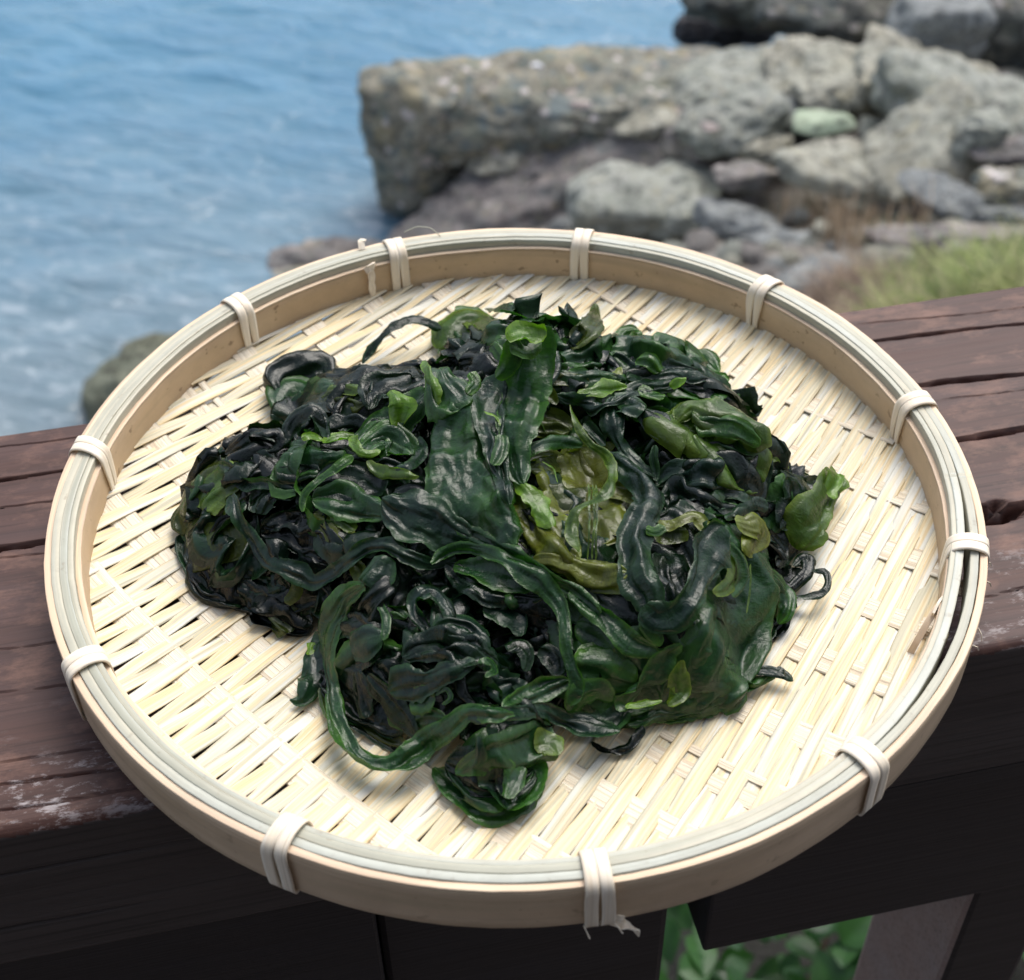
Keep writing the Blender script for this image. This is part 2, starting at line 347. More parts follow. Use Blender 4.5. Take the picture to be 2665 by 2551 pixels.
# ------------------------------------------------------------------ rocks
def ico(sub):
    import bmesh
    bm = bmesh.new(); bmesh.ops.create_icosphere(bm, subdivisions=sub, radius=1)
    V = np.array([v.co for v in bm.verts]); F = np.array([[v.index for v in f.verts] for f in bm.faces]); bm.free(); return V, F
ICO = {s: ico(s) for s in (5, 6)}
def rock(label, x0, y0, x1, y1, z, mat, cat='rock', rz=0., tilt=(0, 0), facets=14, seed=0, rough=.06, sub=5, lumps=0., group=None, round_=.25, name='rock', depth=.75):
    """a boulder seen between the 1960-wide pixels (x0, y0) and (x1, y1), its centre at height z"""
    e_ = .055 * (x1 - x0); x0, x1, y0, y1 = x0 - e_, x1 + e_, y0 - e_ * .4, y1 + e_ * .6; round_ *= .6
    px, py = (x0 + x1) / 2, (y0 + y1) / 2; at = on_z(px * K, py * K, z); m_per = np.linalg.norm(at - CAM) / (FPX / K)
    wd = (x1 - x0) * m_per; ht = (y1 - y0) * m_per; dp = min(wd * depth, ht * 1.1); size = (wd, dp, max(ht - .5 * dp, .35 * ht) / .87)
    D, F = ICO[sub]; g = np.random.default_rng(seed + 100)
    N = g.normal(size=(facets, 3)); N /= np.linalg.norm(N, axis=1)[:, None]; N = np.concatenate([N, np.eye(3), -np.eye(3)])
    h = np.concatenate([g.uniform(.62, .95, facets), g.uniform(.8, 1, 6)])
    q = D @ N.T; k = 9 + 20 * (1 - round_); q = np.maximum(q, 1e-3) / h
    r = 1 / ((q ** k).sum(1) ** (1 / k)); P = D * r[:, None]
    P = P * np.array(size) / 2 / np.abs(P).max(0)
    m = min(size)
    Pn = P / m + seed * 3.7
    P = P + D * (m * rough * (fbm(Pn * 1.6, 5, seed) + .8 * (1 - 2.4 * np.abs(noise(Pn * np.array([1.6, 1.6, 4.5]) + .4 * noise(Pn * 2, 3)[:, None], seed + 9)))))[:, None]
    if lumps:
        s = P / lumps; i0 = np.floor(s); best = np.full(len(P), 9.)
        for a in (-1, 0, 1):
            for b in (-1, 0, 1):
                for c in (-1, 0, 1):
                    ii = i0 + (a, b, c); hs = np.sin(ii @ np.array([[12.9, 78.2, 37.7], [39.3, 11.1, 83.1], [73.1, 52.2, 9.1]])) * 43758.5
                    best = np.minimum(best, np.linalg.norm(s - (ii + (hs - np.floor(hs))), axis=1))
        P = P + D * (lumps * .34 * np.clip(.62 - best, -.1, 1))[:, None]
    ca, sa = math.cos(rz), math.sin(rz); R = np.array([[ca, -sa, 0], [sa, ca, 0], [0, 0, 1]])
    a, b = tilt; R = R @ np.array([[1, 0, 0], [0, math.cos(a), -math.sin(a)], [0, math.sin(a), math.cos(a)]]) @ np.array([[math.cos(b), 0, math.sin(b)], [0, 1, 0], [-math.sin(b), 0, math.cos(b)]])
    P = P @ R.T
    return link_mesh(name, P, F, mat, loc=tuple(at), label=label, cat=cat, group=group)
B_ = [
('long pebbly conglomerate boulder jutting out over the sea', 800, 84, 1420, 292, -4.35, M_RCONG, dict(seed=4, sub=6, lumps=.17, rough=.075, round_=.7, facets=9, tilt=(.12, .02), depth=.5)),
('pebbly blunt end block of the long boulder, standing over the water', 706, 98, 905, 390, -4.45, M_RCONG, dict(rz=.1, seed=27, sub=6, lumps=.15, rough=.06, round_=.9, facets=7, tilt=(0, -.1))),
('dark pebbly underside block between the blunt end and the purple slab', 850, 235, 1130, 345, -4.75, M_RCONG, dict(rz=.2, seed=22, sub=6, lumps=.14, rough=.08, round_=.5)),
('small rounded yellowish boulder against the underside of the long one', 905, 270, 1010, 345, -4.55, M_RPALE, dict(seed=24, rough=.08, round_=.6, lumps=.08)),
('grey ridge rock joining the long boulder to the slope behind', 1290, 86, 1580, 250, -4.25, M_RGREY, dict(rz=-.05, tilt=(.1, -.05), seed=8, rough=.1, lumps=.22, sub=6, facets=8)),
('purple grey slab sloping down into the sea below the long boulder', 740, 300, 1290, 480, -4.75, M_RPUR, dict(rz=.2, tilt=(.25, -.3), seed=11, rough=.13, sub=6, facets=9, lumps=.2)),
('upper purple slab lying under the overhang of the long boulder', 980, 248, 1360, 350, -4.55, M_RPUR, dict(rz=.1, tilt=(.15, -.15), seed=13, rough=.12, facets=9, lumps=.16, sub=6)),
('large smooth green grey boulder right behind the basket rim', 1085, 286, 1350, 500, -4.4, M_RGREY, dict(rz=.1, seed=15, rough=.09, round_=.5, sub=6, tilt=(.1, .15))),
('tan topped rock in the hollow between the long boulder and the ridge', 1190, 195, 1345, 270, -4.3, M_RPALE, dict(rz=.2, seed=16, rough=.1, lumps=.1)),
('knobbly grey rock under the ridge, spotted with pink', 1270, 230, 1420, 400, -4.35, M_RPUR, dict(rz=.3, seed=17, rough=.12, lumps=.1, sub=6)),
('broad tan streaked ridge rock on the slope above the brown block', 1480, 84, 1740, 218, -4.1, M_RPALE, dict(rz=-.1, tilt=(.15, .05), seed=23, rough=.12, lumps=.2, sub=6, facets=9)),
('pale tan ridge rock with an orange streaked crest', 1650, 112, 1870, 265, -4.05, M_RPALE, dict(rz=-.3, tilt=(.2, .25), seed=25, rough=.12, lumps=.16, sub=6, facets=9)),
('long grey rock face sloping down to the right edge', 1700, 150, 2060, 330, -3.95, M_RGREY, dict(rz=-.4, tilt=(.2, .32), seed=26, rough=.12, lumps=.2, sub=6, facets=9)),
('dark rounded boulder tucked below the ridge', 1425, 168, 1540, 275, -4.1, M_RBLUE, dict(seed=31, rough=.07, round_=.8)),
('brown mottled block above the pale green stone', 1525, 138, 1665, 215, -3.95, M_RPALE, dict(rz=.2, seed=33, rough=.14, lumps=.09)),
('yellowish pointed rock right of the brown mottled block', 1640, 140, 1705, 235, -3.95, M_RPALE, dict(rz=.1, seed=34, rough=.12, facets=7, round_=.1)),
('pale green rounded stone lodged in a dark hollow', 1528, 203, 1632, 268, -3.85, M_RLIME, dict(rz=-.2, seed=35, rough=.03, round_=.7)),
('grey boulder with a white flecked point, left of the pale green stone', 1325, 186, 1490, 305, -4.05, M_RGREY, dict(rz=.5, tilt=(0, -.3), seed=37, rough=.13, facets=8, round_=.1, lumps=.07)),
('small tan rock beneath the white flecked boulder', 1410, 248, 1510, 322, -4.1, M_RPALE, dict(seed=39, rough=.12)),
('wide flat topped pale boulder above the dry grass', 1475, 265, 1752, 378, -3.9, M_RPALE, dict(rz=-.06, tilt=(.1, .06), seed=41, rough=.07, round_=.4, sub=6, depth=.5)),
('pinkish low rock left of the flat topped boulder', 1370, 300, 1500, 372, -4.0, M_RPUR, dict(rz=.1, seed=43, rough=.1)),
('pale rock with a sharp peak pointing up and right', 1660, 215, 1880, 365, -3.8, M_RPALE, dict(rz=.35, tilt=(.1, -.5), seed=46, rough=.08, facets=7, round_=.05)),
('upright pale wedge rock beside the peaked one', 1815, 205, 1900, 350, -3.72, M_RGREY, dict(rz=.2, tilt=(.1, .15), seed=47, rough=.08, facets=7, round_=.05)),
('blue grey rock lying low at the right, yellow lichen on its flank', 1728, 338, 1892, 425, -3.72, M_RBLUE, dict(rz=-.4, tilt=(.1, .2), seed=51, rough=.08)),
('grey ledge at the right edge below the sloping rock face', 1870, 262, 2080, 318, -3.7, M_RPUR, dict(rz=-.1, seed=53, rough=.12)),
('mixed brown rubble rock at the right edge', 1880, 315, 2010, 395, -3.7, M_RCONG, dict(rz=.1, seed=54, rough=.14, lumps=.07)),
('small blue grey rock right of the lichened one', 1865, 388, 1975, 430, -3.75, M_RBLUE, dict(seed=56, rough=.12)),
('low rock in the dark gap behind the pale green stone', 1655, 218, 1745, 292, -4.0, M_RGREY, dict(seed=57, rough=.12)),
('bluish low boulder just above the basket rim, right of centre', 1335, 385, 1510, 480, -4.1, M_RBLUE, dict(rz=-.5, seed=61, rough=.12, lumps=.1)),
('grey boulder beneath the smooth green grey one', 1250, 365, 1380, 470, -4.3, M_RGREY, dict(seed=63, rough=.12)),
('flat pale ledge along the edge of the path', 1440, 442, 1760, 500, -3.9, M_RBLUE, dict(rz=-.05, seed=65, rough=.14, depth=.3)),
('flat pale ledge at the right edge of the path', 1690, 428, 2050, 472, -3.72, M_RPUR, dict(rz=-.03, seed=66, rough=.14, depth=.3)),
('grey stone beside the brown scrub, near the basket rim', 1495, 490, 1625, 590, -3.65, M_RBLUE, dict(seed=68, rough=.12)),
('dark wet rock standing in the sea at the far top', 1308, -10, 1490, 96, -4.75, M_RBASE, dict(rz=.1, seed=71, rough=.12, sub=6)),
('tan topped cliff rock above the dark wet one', 1325, -110, 1590, 70, -4.3, M_RDARK, dict(rz=.1, seed=72, rough=.12, sub=6, lumps=.2)),
('mottled cliff rock between the dark wet rock and the blue boulder', 1450, -60, 1760, 110, -4.3, M_RDARK, dict(rz=-.1, seed=74, rough=.14, sub=6, lumps=.2)),
('big blue grey boulder near the upper right corner', 1712, -30, 1880, 190, -4.0, M_RBLUE, dict(rz=.1, seed=76, rough=.07, round_=.6)),
('dark cliff rock in the upper right corner', 1760, -120, 2180, 230, -4.2, M_RDARK, dict(rz=-.3, seed=78, rough=.14, sub=6, lumps=.22)),
('dark foot of the cliff behind the sloping ridge', 1820, 120, 2080, 280, -4.3, M_RDARK, dict(rz=-.3, seed=79, rough=.12, lumps=.15)),
('flat brown rock awash in the shallows behind the basket', 518, 462, 720, 530, -4.98, M_RPUR, dict(rz=-.05, seed=81, rough=.12, facets=8)),
('small light rock beside the flat brown one in the shallows', 530, 500, 650, 560, -5.0, M_RPALE, dict(seed=82, rough=.1)),
('round mossy boulder in the shallows left of the basket', 176, 668, 340, 820, -4.9, M_RMOSS, dict(rz=.3, seed=84, rough=.1, round_=.6)),
('small mossy rock behind the round one in the shallows', 240, 636, 390, 720, -4.95, M_RMOSS, dict(seed=85, rough=.12)),
]
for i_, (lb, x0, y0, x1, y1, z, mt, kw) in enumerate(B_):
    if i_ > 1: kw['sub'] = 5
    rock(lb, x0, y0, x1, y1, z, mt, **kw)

# small loose stones share two meshes
SV, SF = ICO[5]
def small_stones():
    import bmesh
    meshes = []
    for q in range(4):
        bm = bmesh.new(); bmesh.ops.create_icosphere(bm, subdivisions=3, radius=1); V = np.array([v.co for v in bm.verts]); F = np.array([[v.index for v in f.verts] for f in bm.faces]); bm.free()
        V = V * (1 + .35 * noise(V * 1.3, q * 5))[:, None] * np.array([1.3, 1, .65])
        o = link_mesh('stone', V, F, [M_RGREY, M_RPALE, M_RBLUE, M_RPUR][q], label=['grey green stone lying loose among the shore boulders', 'pale tan stone lying loose among the shore boulders', 'blue grey stone lying loose among the shore boulders', 'purple grey stone lying loose among the shore boulders'][q], cat='stone', group='loose stones on the shore'); meshes.append(o)
    used = [False] * 4; cuts = (' above', ' under', ' beneath', ' below', ' beside', ' behind', ' lodged', ' tucked', ' jutting', ' standing', ' sloping', ' with ', ' joining', ' lying', ' in the', ' at the', ' along', ' right ', ' left ', ' just', ' between', ' against', ' spotted', ' awash', ' near ', ' pointing', ' on the', ',')
    near = []
    for b in B_:
        sh = b[0]
        for cc in cuts: sh = sh.split(cc)[0]
        near.append(((b[1] + b[3]) / 2, (b[2] + b[4]) / 2, sh))
    names = ['grey green', 'pale tan', 'blue grey', 'purple grey']; seen = set(); k = 0
    while k < 74:
        if k < 50: px, py = rnd.uniform(1330, 1960), rnd.uniform(395, 600)
        else: px, py = rnd.uniform(1080, 1480), rnd.uniform(395, 520)
        q = rnd.randrange(4); s = rnd.uniform(.03, .09); big = 'small' if s < .05 else 'medium' if s < .07 else 'larger'
        nx, ny, sh = min(near, key=lambda t: (t[0] - px) ** 2 + 2.5 * (t[1] - py) ** 2); dx, dy = px - nx, py - ny
        rel = ('right of' if dx > 0 else 'left of') if abs(dx) > 1.6 * abs(dy) else ('in front of' if dy > 0 else 'behind')
        lab = f'{big} {names[q]} stone lying {rel} the {sh}'
        if lab in seen: continue
        seen.add(lab); k += 1; c = on_ground(px, py)
        o = meshes[q] if not used[q] else meshes[q].copy()
        if used[q]: COL.objects.link(o)
        used[q] = True; o['label'] = lab
        o.location = tuple(c + np.array([0, 0, s * .2])); o.scale = (s,) * 3; o.rotation_euler = (rnd.uniform(-.4, .4), rnd.uniform(-.4, .4), rnd.uniform(0, 6))
    rock('bright white quartz pebble stuck in the top of the long boulder', 1018, 118, 1040, 134, -3.86, M_WHITE, cat='pebble', seed=301, name='pebble', rough=.03, round_=.9)
    rock('pinkish white cobble embedded in the face of the long boulder', 1092, 190, 1128, 212, -3.95, M_PINK, cat='cobble', seed=302, name='cobble', rough=.04, round_=.9)
    rock('pale pink cobble resting on the purple slab, above the basket rim', 1342, 232, 1375, 254, -3.95, M_PINK, cat='cobble', seed=303, name='cobble', rough=.04, round_=.9)
    rock('white pink cobble on top of the upper purple slab', 1345, 380, 1385, 405, -4.0, M_PINK, cat='cobble', seed=304, name='cobble', rough=.04, round_=.9) if False else None
small_stones()

# ------------------------------------------------------------------ grasses (nobody could count them)
def blades(name, pts, hgt, wid, cols, bend=.5, per_tuft=30, label=None, cat=None):
    n = len(pts); g = rng; a = g.uniform(0, 2 * PI, n); h = hgt * g.uniform(.5, 1.3, n) * g.uniform(.6, 1.4, n // per_tuft + 1)[np.arange(n) // per_tuft]; b = bend * h * g.uniform(.2, 1.4, n)
    da = np.stack([np.cos(a), np.sin(a), 0 * a], 1); sd = np.stack([-np.sin(a), np.cos(a), 0 * a], 1) * (wid / 2)
    V = []
    for t, wv in ((0, 1.), (.4, .9), (.75, .6), (1, .08)):
        c = pts + da * (b * t * t)[:, None] + np.array([0, 0, 1.]) * (h * (t - .25 * t * t))[:, None]
        V += [c - sd * wv, c + sd * wv]
    V = np.stack(V, 1).reshape(-1, 3); base = np.arange(n)[:, None] * 8
    F = np.concatenate([base + np.array([[2 * k, 2 * k + 1, 2 * k + 3, 2 * k + 2]]) for k in range(3)])
    tn = (np.arange(n) // per_tuft); c = np.array(cols)[g.integers(0, len(cols), tn.max() + 1)][tn] * g.uniform(.55, 1.4, (tn.max() + 1, 1))[tn] * g.uniform(.8, 1.2, (n, 1))
    return link_mesh(name, V, F, M_GRASS, col=np.repeat(c, 8, 0), label=label, cat=cat, kind='stuff')
def ground_pts(n, f):
    out = []
    while len(out) < n:
        px, py = f()
        out.append(on_ground(px, py))
    return np.array(out)
def tufts(n, per, f, spread):
    c = ground_pts(n, f); p = np.repeat(c, per, 0) + rng.normal(size=(n * per, 3)) * (spread, spread, 0); p[:, 2] = T(p[:, 0], p[:, 1]) - .01; return p
def fg():
    while True:
        px, py = rnd.uniform(1690, 2080), rnd.uniform(474, 680)
        if py > 502 + max(0, (1900 - px)) * .34 - 8 * math.sin(px * .045): return px, py
blades('green_grass', tufts(300, 60, fg, .04), .12, .006, [(.17, .28, .045), (.25, .36, .06), (.10, .18, .03), (.38, .38, .15)], 1.)
blades('pale_grass', tufts(60, 60, fg, .05), .17, .006, [(.42, .40, .20), (.34, .36, .14), (.26, .30, .10)], 1.1)
blades('dark_grass', tufts(80, 70, fg, .05), .12, .007, [(.05, .09, .03), (.07, .13, .04), (.10, .14, .04)], .7)
blades('dry_grass', tufts(190, 30, lambda: (rnd.uniform(1560, 1800), rnd.uniform(545, 680)), .05), .13, .005, [(.30, .22, .16), (.40, .31, .22), (.24, .17, .13)], .9)
blades('dry_reeds', np.concatenate([tufts(10, 6, lambda: (rnd.gauss(1605, 16), rnd.uniform(450, 474)), .04), tufts(16, 6, lambda: (rnd.uniform(1480, 1760), rnd.uniform(410, 470)), .05), tufts(3, 6, lambda: (rnd.gauss(1850, 8), rnd.uniform(425, 440)), .03)]), .34, .007, [(.50, .38, .26), (.42, .31, .21), (.55, .44, .31)], .35)
blades('moss_green_weeds', tufts(60, 18, lambda: (rnd.uniform(1400, 1720), rnd.uniform(385, 470)), .05), .08, .006, [(.22, .2, .12), (.28, .22, .14), (.14, .15, .07)], .8)

# ------------------------------------------------------------------ shrub below the railing
def shrub(label, cx, cy, cz, n, spread, group=None):
    root = empty('shrub', label, 'shrub', loc=(cx, cy, cz))
    us = np.linspace(-1, 1, 9); ts = np.linspace(0, 1, 13); U, W = np.meshgrid(us, ts)
    wd = .42 * np.sin(PI * W ** .8) ** .8 * (1 - .2 * W)
    V = np.stack([U * wd, W, .12 * np.abs(U) * wd * 2 - .18 * W * W], -1).reshape(-1, 3)
    proto = link_mesh('leaf', V, gridfaces(13, 9), M_LEAF, parent=root)
    for k in range(n):
        o = proto if k == 0 else proto.copy()
        if k: COL.objects.link(o); o.parent = root
        s = rnd.uniform(.028, .05)
        o.location = (rnd.gauss(0, spread[0]), rnd.gauss(0, spread[1]), rnd.uniform(-spread[2], spread[2])); o.scale = (s, s, s)
        o.rotation_euler = (rnd.uniform(-.5, .9), rnd.uniform(-.6, .6), rnd.uniform(0, 2 * PI))
    for k in range(5):
        a = np.array([rnd.gauss(0, spread[0] * .5), rnd.gauss(0, spread[1] * .5), -.35]); b = np.array([rnd.gauss(0, spread[0]), rnd.gauss(0, spread[1]), spread[2] * .6])
        t = np.linspace(0, 1, 10)[:, None]; c = a + (b - a) * t + .03 * np.sin(t * 5 + k); th = np.linspace(0, 2 * PI, 7)[:-1]; r = .006 * (1 - .6 * t)
        Pn = np.stack([np.stack([c[:, 0] + r[:, 0] * math.cos(q), c[:, 1] + r[:, 0] * math.sin(q), c[:, 2]], 1) for q in th], 1)
        V, Fq, Ft = profile_sweep(Pn); add_poly('stem', V, Fq, Ft, M_STEM, parent=root)
shrub('leafy green shrub growing below the railing between post and baluster', .27, .46, -1.10, 295, (.13, .15, .09))
shrub('leafy green shrub right of the baluster at the lower right edge', .78, .58, -1.10, 150, (.16, .15, .08))

# ================================================================== RAILING
AZ = 0.1992
BX = np.array([math.cos(AZ), math.sin(AZ), 0]); BN = np.array([-math.sin(AZ), math.cos(AZ), 0])
def beam_co(px, py):           # photo pixel on the handrail's top -> (along, across)
    p = on_z(px, py, 0.); return np.array([p @ BX, p @ BN])
rail = empty('timber_railing', 'dark brown timber railing, weathered on top, carrying the bamboo basket', 'railing'); rail.rotation_euler = (0, 0, AZ)
NF, NB = -.0815, .098
cr = [((0, 1250), (175, 1222), 1.0, 9), ((0, 1429), (125, 1411), 1.8, 14), ((0, 1325), (150, 1305), .35, 3), ((0, 1455), (125, 1440), .3, 2), ((0, 1165), (215, 1135), .4, 3),
      ((2200, 895), (2665, 844), .9, 8), ((2330, 1012), (2665, 972), 1.5, 12), ((2420, 1158), (2665, 1113), 1.7, 12), ((2540, 1325), (2665, 1306), 1.0, 9),
      ((2230, 845), (2665, 800), .35, 2), ((2440, 1045), (2665, 1015), .3, 2), ((2560, 1560), (2665, 1535), .3, 2),
      ((0, 2042), (380, 1990), .5, 4), ((0, 2110), (340, 2055), .4, 3), ((0, 1985), (260, 1945), .3, 2), ((0, 1690), (190, 1662), .25, 1.5), ((0, 1800), (230, 1772), .2, 1.5)]
def handrail():
    A = np.linspace(-.5, .62, 300)
    n_top = np.concatenate([np.arange(NF + .004, NB - .003, .0005)])
    rc = .004
    prof = []                                 # (across, z)
    prof += [(NF, z) for z in np.linspace(-.067, -rc, 90)]
    prof += [(NF + rc - rc * math.cos(t), -rc + rc * math.sin(t)) for t in np.linspace(.2, PI / 2 - .1, 6)]
    prof += [(x, 0.) for x in n_top]
    prof += [(NB, -.004), (NB, -.035), (NB, -.067)]
    prof = np.array(prof); n = len(A); m = len(prof)
    X = np.repeat(A[:, None], m, 1); Y = np.repeat(prof[None, :, 0], n, 0).copy(); Z = np.repeat(prof[None, :, 1], n, 0).copy()
    top = (prof[:, 1] > -.0005)[None]; front = (prof[:, 0] < NF + .0005)[None]
    gr = noise(p3(X * 7, Y * 330, 0)) * .00018 + noise(p3(X * 4, Y * 70, 3)) * .0005
    Z += np.where(top, gr, 0)
    Y += np.where(front, noise(p3(X * 6, Z * 300, 7)) * .0002 + noise(p3(X * 4, Z * 60, 9)) * .0004, 0)
    fcut = None
    for (p, q, wd, dp) in cr:
        a, b = beam_co(*p), beam_co(*q); ext = .25
        L0, L1 = a[0] - (.3 if p[0] == 0 else .04), b[0] + (.3 if q[0] == 2665 else .04)
        line = a[1] + (X - a[0]) * (b[1] - a[1]) / (b[0] - a[0]) + .0012 * noise(p3(X * 22, wd * 9.1, dp)) + .0004 * noise(p3(X * 120, wd * 3.1, dp))
        line = np.where((X < a[0]) | (X > b[0]), a[1] + (np.clip(X, a[0], b[0]) - a[0]) * (b[1] - a[1]) / (b[0] - a[0]) + .0012 * noise(p3(X * 22, wd * 9.1, dp)), line)
        along = sst(L0, L0 + .05, X) * (1 - sst(L1 - .05, L1, X))
        wv = wd * .001 * along * (.8 + .5 * noise(p3(X * 30, dp, 2)))
        d = np.abs(Y - line); Z -= np.where(top, dp * .001 * np.clip(1 - (d / np.maximum(wv, 1e-6)) ** 2, 0, 1) * (wv > 0), 0)
    c = beam_co(2586, 1335)
    e = ((X - c[0]) / .0115) ** 2 + ((Y - c[1]) / .0052) ** 2 + .7 * noise(p3(X * 170, Y * 300, 0)) + .2 * noise(p3(X * 500, Y * 900, 0))
    Z -= np.where(top, .011 * sst(1.1, .5, e) * (1 + .5 * noise(p3(X * 300, Y * 600, 4))), 0)
    # splits on the front face
    for z0, s0, x0, x1 in ((-.0205, .02, -.4, -.10), (-.0485, .01, -.35, -.12), (-.03, .0, .15, .4)):
        line = z0 + s0 * (X + .2) * .1 + .0006 * noise(p3(X * 20, z0 * 300, 1)); al = sst(x0, x0 + .05, X) * (1 - sst(x1 - .05, x1, X))
        Y += np.where(front, .0016 * al * np.clip(1 - (np.abs(Z - line) / .0005) ** 2, 0, 1), 0)
    Pn = np.stack([X, Y, Z], -1); V, Fq, Ft = profile_sweep(Pn)
    hr = add_poly('handrail', V, Fq, Ft, M_WOOD, parent=rail); hr.data.materials.append(M_WOODF)
    nr = np.zeros(len(hr.data.polygons) * 3, np.float32); hr.data.polygons.foreach_get('normal', nr); cz_ = np.zeros(len(hr.data.polygons) * 3, np.float32); hr.data.polygons.foreach_get('center', cz_)
    hr.data.polygons.foreach_set('material_index', ((cz_[1::3] < NF + .0022) & (cz_[2::3] < -.0025 + .0015 * noise(p3(cz_[0::3] * 90, 0, 3)))).astype(np.int32))
handrail()
def timber(name, a0, a1, n0, n1, z0, z1, mat, ch=.002, label=None, vertical=False):
    """squared timber with chamfered edges, in the railing's own axes"""
    import bmesh
    bm = bmesh.new(); bmesh.ops.create_cube(bm, size=1)
    for v in bm.verts: v.co = ((a0 + a1) / 2 + v.co.x * (a1 - a0), (n0 + n1) / 2 + v.co.y * (n1 - n0), (z0 + z1) / 2 + v.co.z * (z1 - z0))
    bmesh.ops.bevel(bm, geom=bm.edges[:], offset=ch, segments=2, affect='EDGES', profile=.5)
    me = bpy.data.meshes.new(name); bm.to_mesh(me); bm.free(); me.materials.append(mat)
    o = bpy.data.objects.new(name, me); COL.objects.link(o); o.parent = rail
    if label: o['label'] = label
    return o
timber('lower_rail', .0535, .62, NF + .0005, NF + .0385, -.156, -.0672, M_WOODD, .0012)
timber('lower_rail', -.5, -.0662, NF + .001, NF + .039, -.156, -.0672, M_WOODD, .0012)
timber('post', -.0662, .0405, NF + .006, NF + .112, -1.6, -.0672, M_WOODD, .003)
bal = timber('baluster', .166, .204, NF + .003, NF + .062, -1.6, -.1565, M_WOODLIT, .003)
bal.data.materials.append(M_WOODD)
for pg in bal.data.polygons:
    if pg.normal.y < -.8: pg.material_index = 1  # same timber; the front's shade is put into its darker colour

def deck_and_wall():
    import bmesh
    dk = empty('unseen_wall', 'dark brown boarded wall added out of view behind the deck to block sky light', 'wall'); dk.rotation_euler = (0, 0, AZ)  # added wall outside the view, cuts sky reflections on the seaweed and railing
    for k in range(26):
        bm = bmesh.new(); bmesh.ops.create_cube(bm, size=1)
        for v in bm.verts: v.co = (v.co.x * 6.0, -1.75 + v.co.y * .024 + .003 * (k % 2), -1.0 + .0625 + .125 * k + v.co.z * .121)
        me = bpy.data.meshes.new('wall_board'); bm.to_mesh(me); bm.free(); me.materials.append(M_WOODD); o = bpy.data.objects.new('wall_board', me); COL.objects.link(o); o.parent = dk
    fl = empty('deck_floor'); fl['kind'] = 'structure'; fl.rotation_euler = (0, 0, AZ)
    for k in range(14):
        bm = bmesh.new(); bmesh.ops.create_cube(bm, size=1)
        for v in bm.verts: v.co = (v.co.x * 6.0, -1.65 + .12 * k + .06 + v.co.y * .114, -1.02 + v.co.z * .03)
        me = bpy.data.meshes.new('deck_board'); bm.to_mesh(me); bm.free(); me.materials.append(M_WOODF); o = bpy.data.objects.new('deck_board', me); COL.objects.link(o); o.parent = fl
deck_and_wall()

# ================================================================== BASKET
bk = empty('bamboo_basket', 'round shallow woven bamboo basket tray holding the seaweed, lying on the wooden rail', 'basket')
def floor_z(r): return .0034 + .0070 * np.clip(r / .141, 0, 1.1) ** 4
def ring(name, prof, mat, dr=None, dz=None, nseg=360, th0=0, th1=2 * PI, label=None, seed=0):
    """prof: closed list of (r, z); swept round the basket with a little irregularity"""
    full = abs(th1 - th0 - 2 * PI) < 1e-6
    th = np.linspace(th0, th1, nseg + (0 if full else 1), endpoint=not full); pr = np.array(prof); m = len(pr)
    r = pr[None, :, 0] + (dr(th)[:, None] if dr else 0); z = pr[None, :, 1] + (dz(th)[:, None] if dz else 0)
    cs = p3(np.cos(th) * 4, np.sin(th) * 4, seed); r = r + .0004 * noise(cs)[:, None] + .00012 * noise(cs * 6)[:, None]; z = z + .0003 * noise(cs + 9)[:, None] + .00010 * noise(cs * 7 + 3)[:, None]
    r = r * (1 - .004 * np.cos(3 * th - .7) * 0)[:, None]
    P = np.stack([r * np.cos(th)[:, None], r * np.sin(th)[:, None], z], -1)
    dl = np.concatenate([[0], np.cumsum(np.linalg.norm(np.diff(pr, axis=0), axis=1))])
    U = np.repeat(dl[None], len(th), 0); W = np.repeat((th * .145)[:, None], m, 1)
    if full:
        return link_mesh(name, P.reshape(-1, 3), gridfaces(len(th), m, True, True)[:, ::-1], mat, parent=bk, uv=np.stack([U, W], -1).reshape(-1, 2), label=label)
    V, Fq, Ft = profile_sweep(P); uv = np.concatenate([np.stack([U, W], -1).reshape(-1, 2), [[0, 0], [0, 0]]])
    return add_poly(name, V, Fq, Ft, mat, parent=bk, uv=uv, label=label)
def rrect(r0, r1, z0, z1, c=.0004, n=3):
    out = []
    for (cx, cz, a) in ((r1 - c, z1 - c, 0), (r0 + c, z1 - c, PI / 2), (r0 + c, z0 + c, PI), (r1 - c, z0 + c, 1.5 * PI)):
        out += [(cx + c * math.cos(a + t), cz + c * math.sin(a + t)) for t in np.linspace(0, PI / 2, n)]
    # extra points on the long faces
    res = []
    for i, p in enumerate(out):
        res.append(p); q = out[(i + 1) % len(out)]; L = math.hypot(q[0] - p[0], q[1] - p[1])
        for k in range(1, int(L / .003)): f = k / int(L / .003); res.append((p[0] + (q[0] - p[0]) * f, p[1] + (q[1] - p[1]) * f))
    return res
def bump_at(deg, wid):
    return lambda th: np.exp(-((np.mod(th - math.radians(deg) + PI, 2 * PI) - PI) / math.radians(wid)) ** 2)
gap = bump_at(-22, 17)
ring('inner_hoop', rrect(.1392, .1410, .0070, .0226, .0006), M_INNER, dr=lambda t: -.0006 * gap(t), seed=1)
ring('inner_hoop_lip', rrect(.13915, .14105, .02265, .0232, .0002), M_LIP, dr=lambda t: -.0006 * gap(t), seed=1)
ring('outer_hoop', rrect(.1478, .1502, .0078, .0252, .0007), M_OUTER, dr=lambda t: .0006 * gap(t), seed=2)
ring('outer_hoop_lip', rrect(.14765, .15005, .02525, .0259, .0003), M_LIP, dr=lambda t: .0006 * gap(t), seed=2)
k = 0
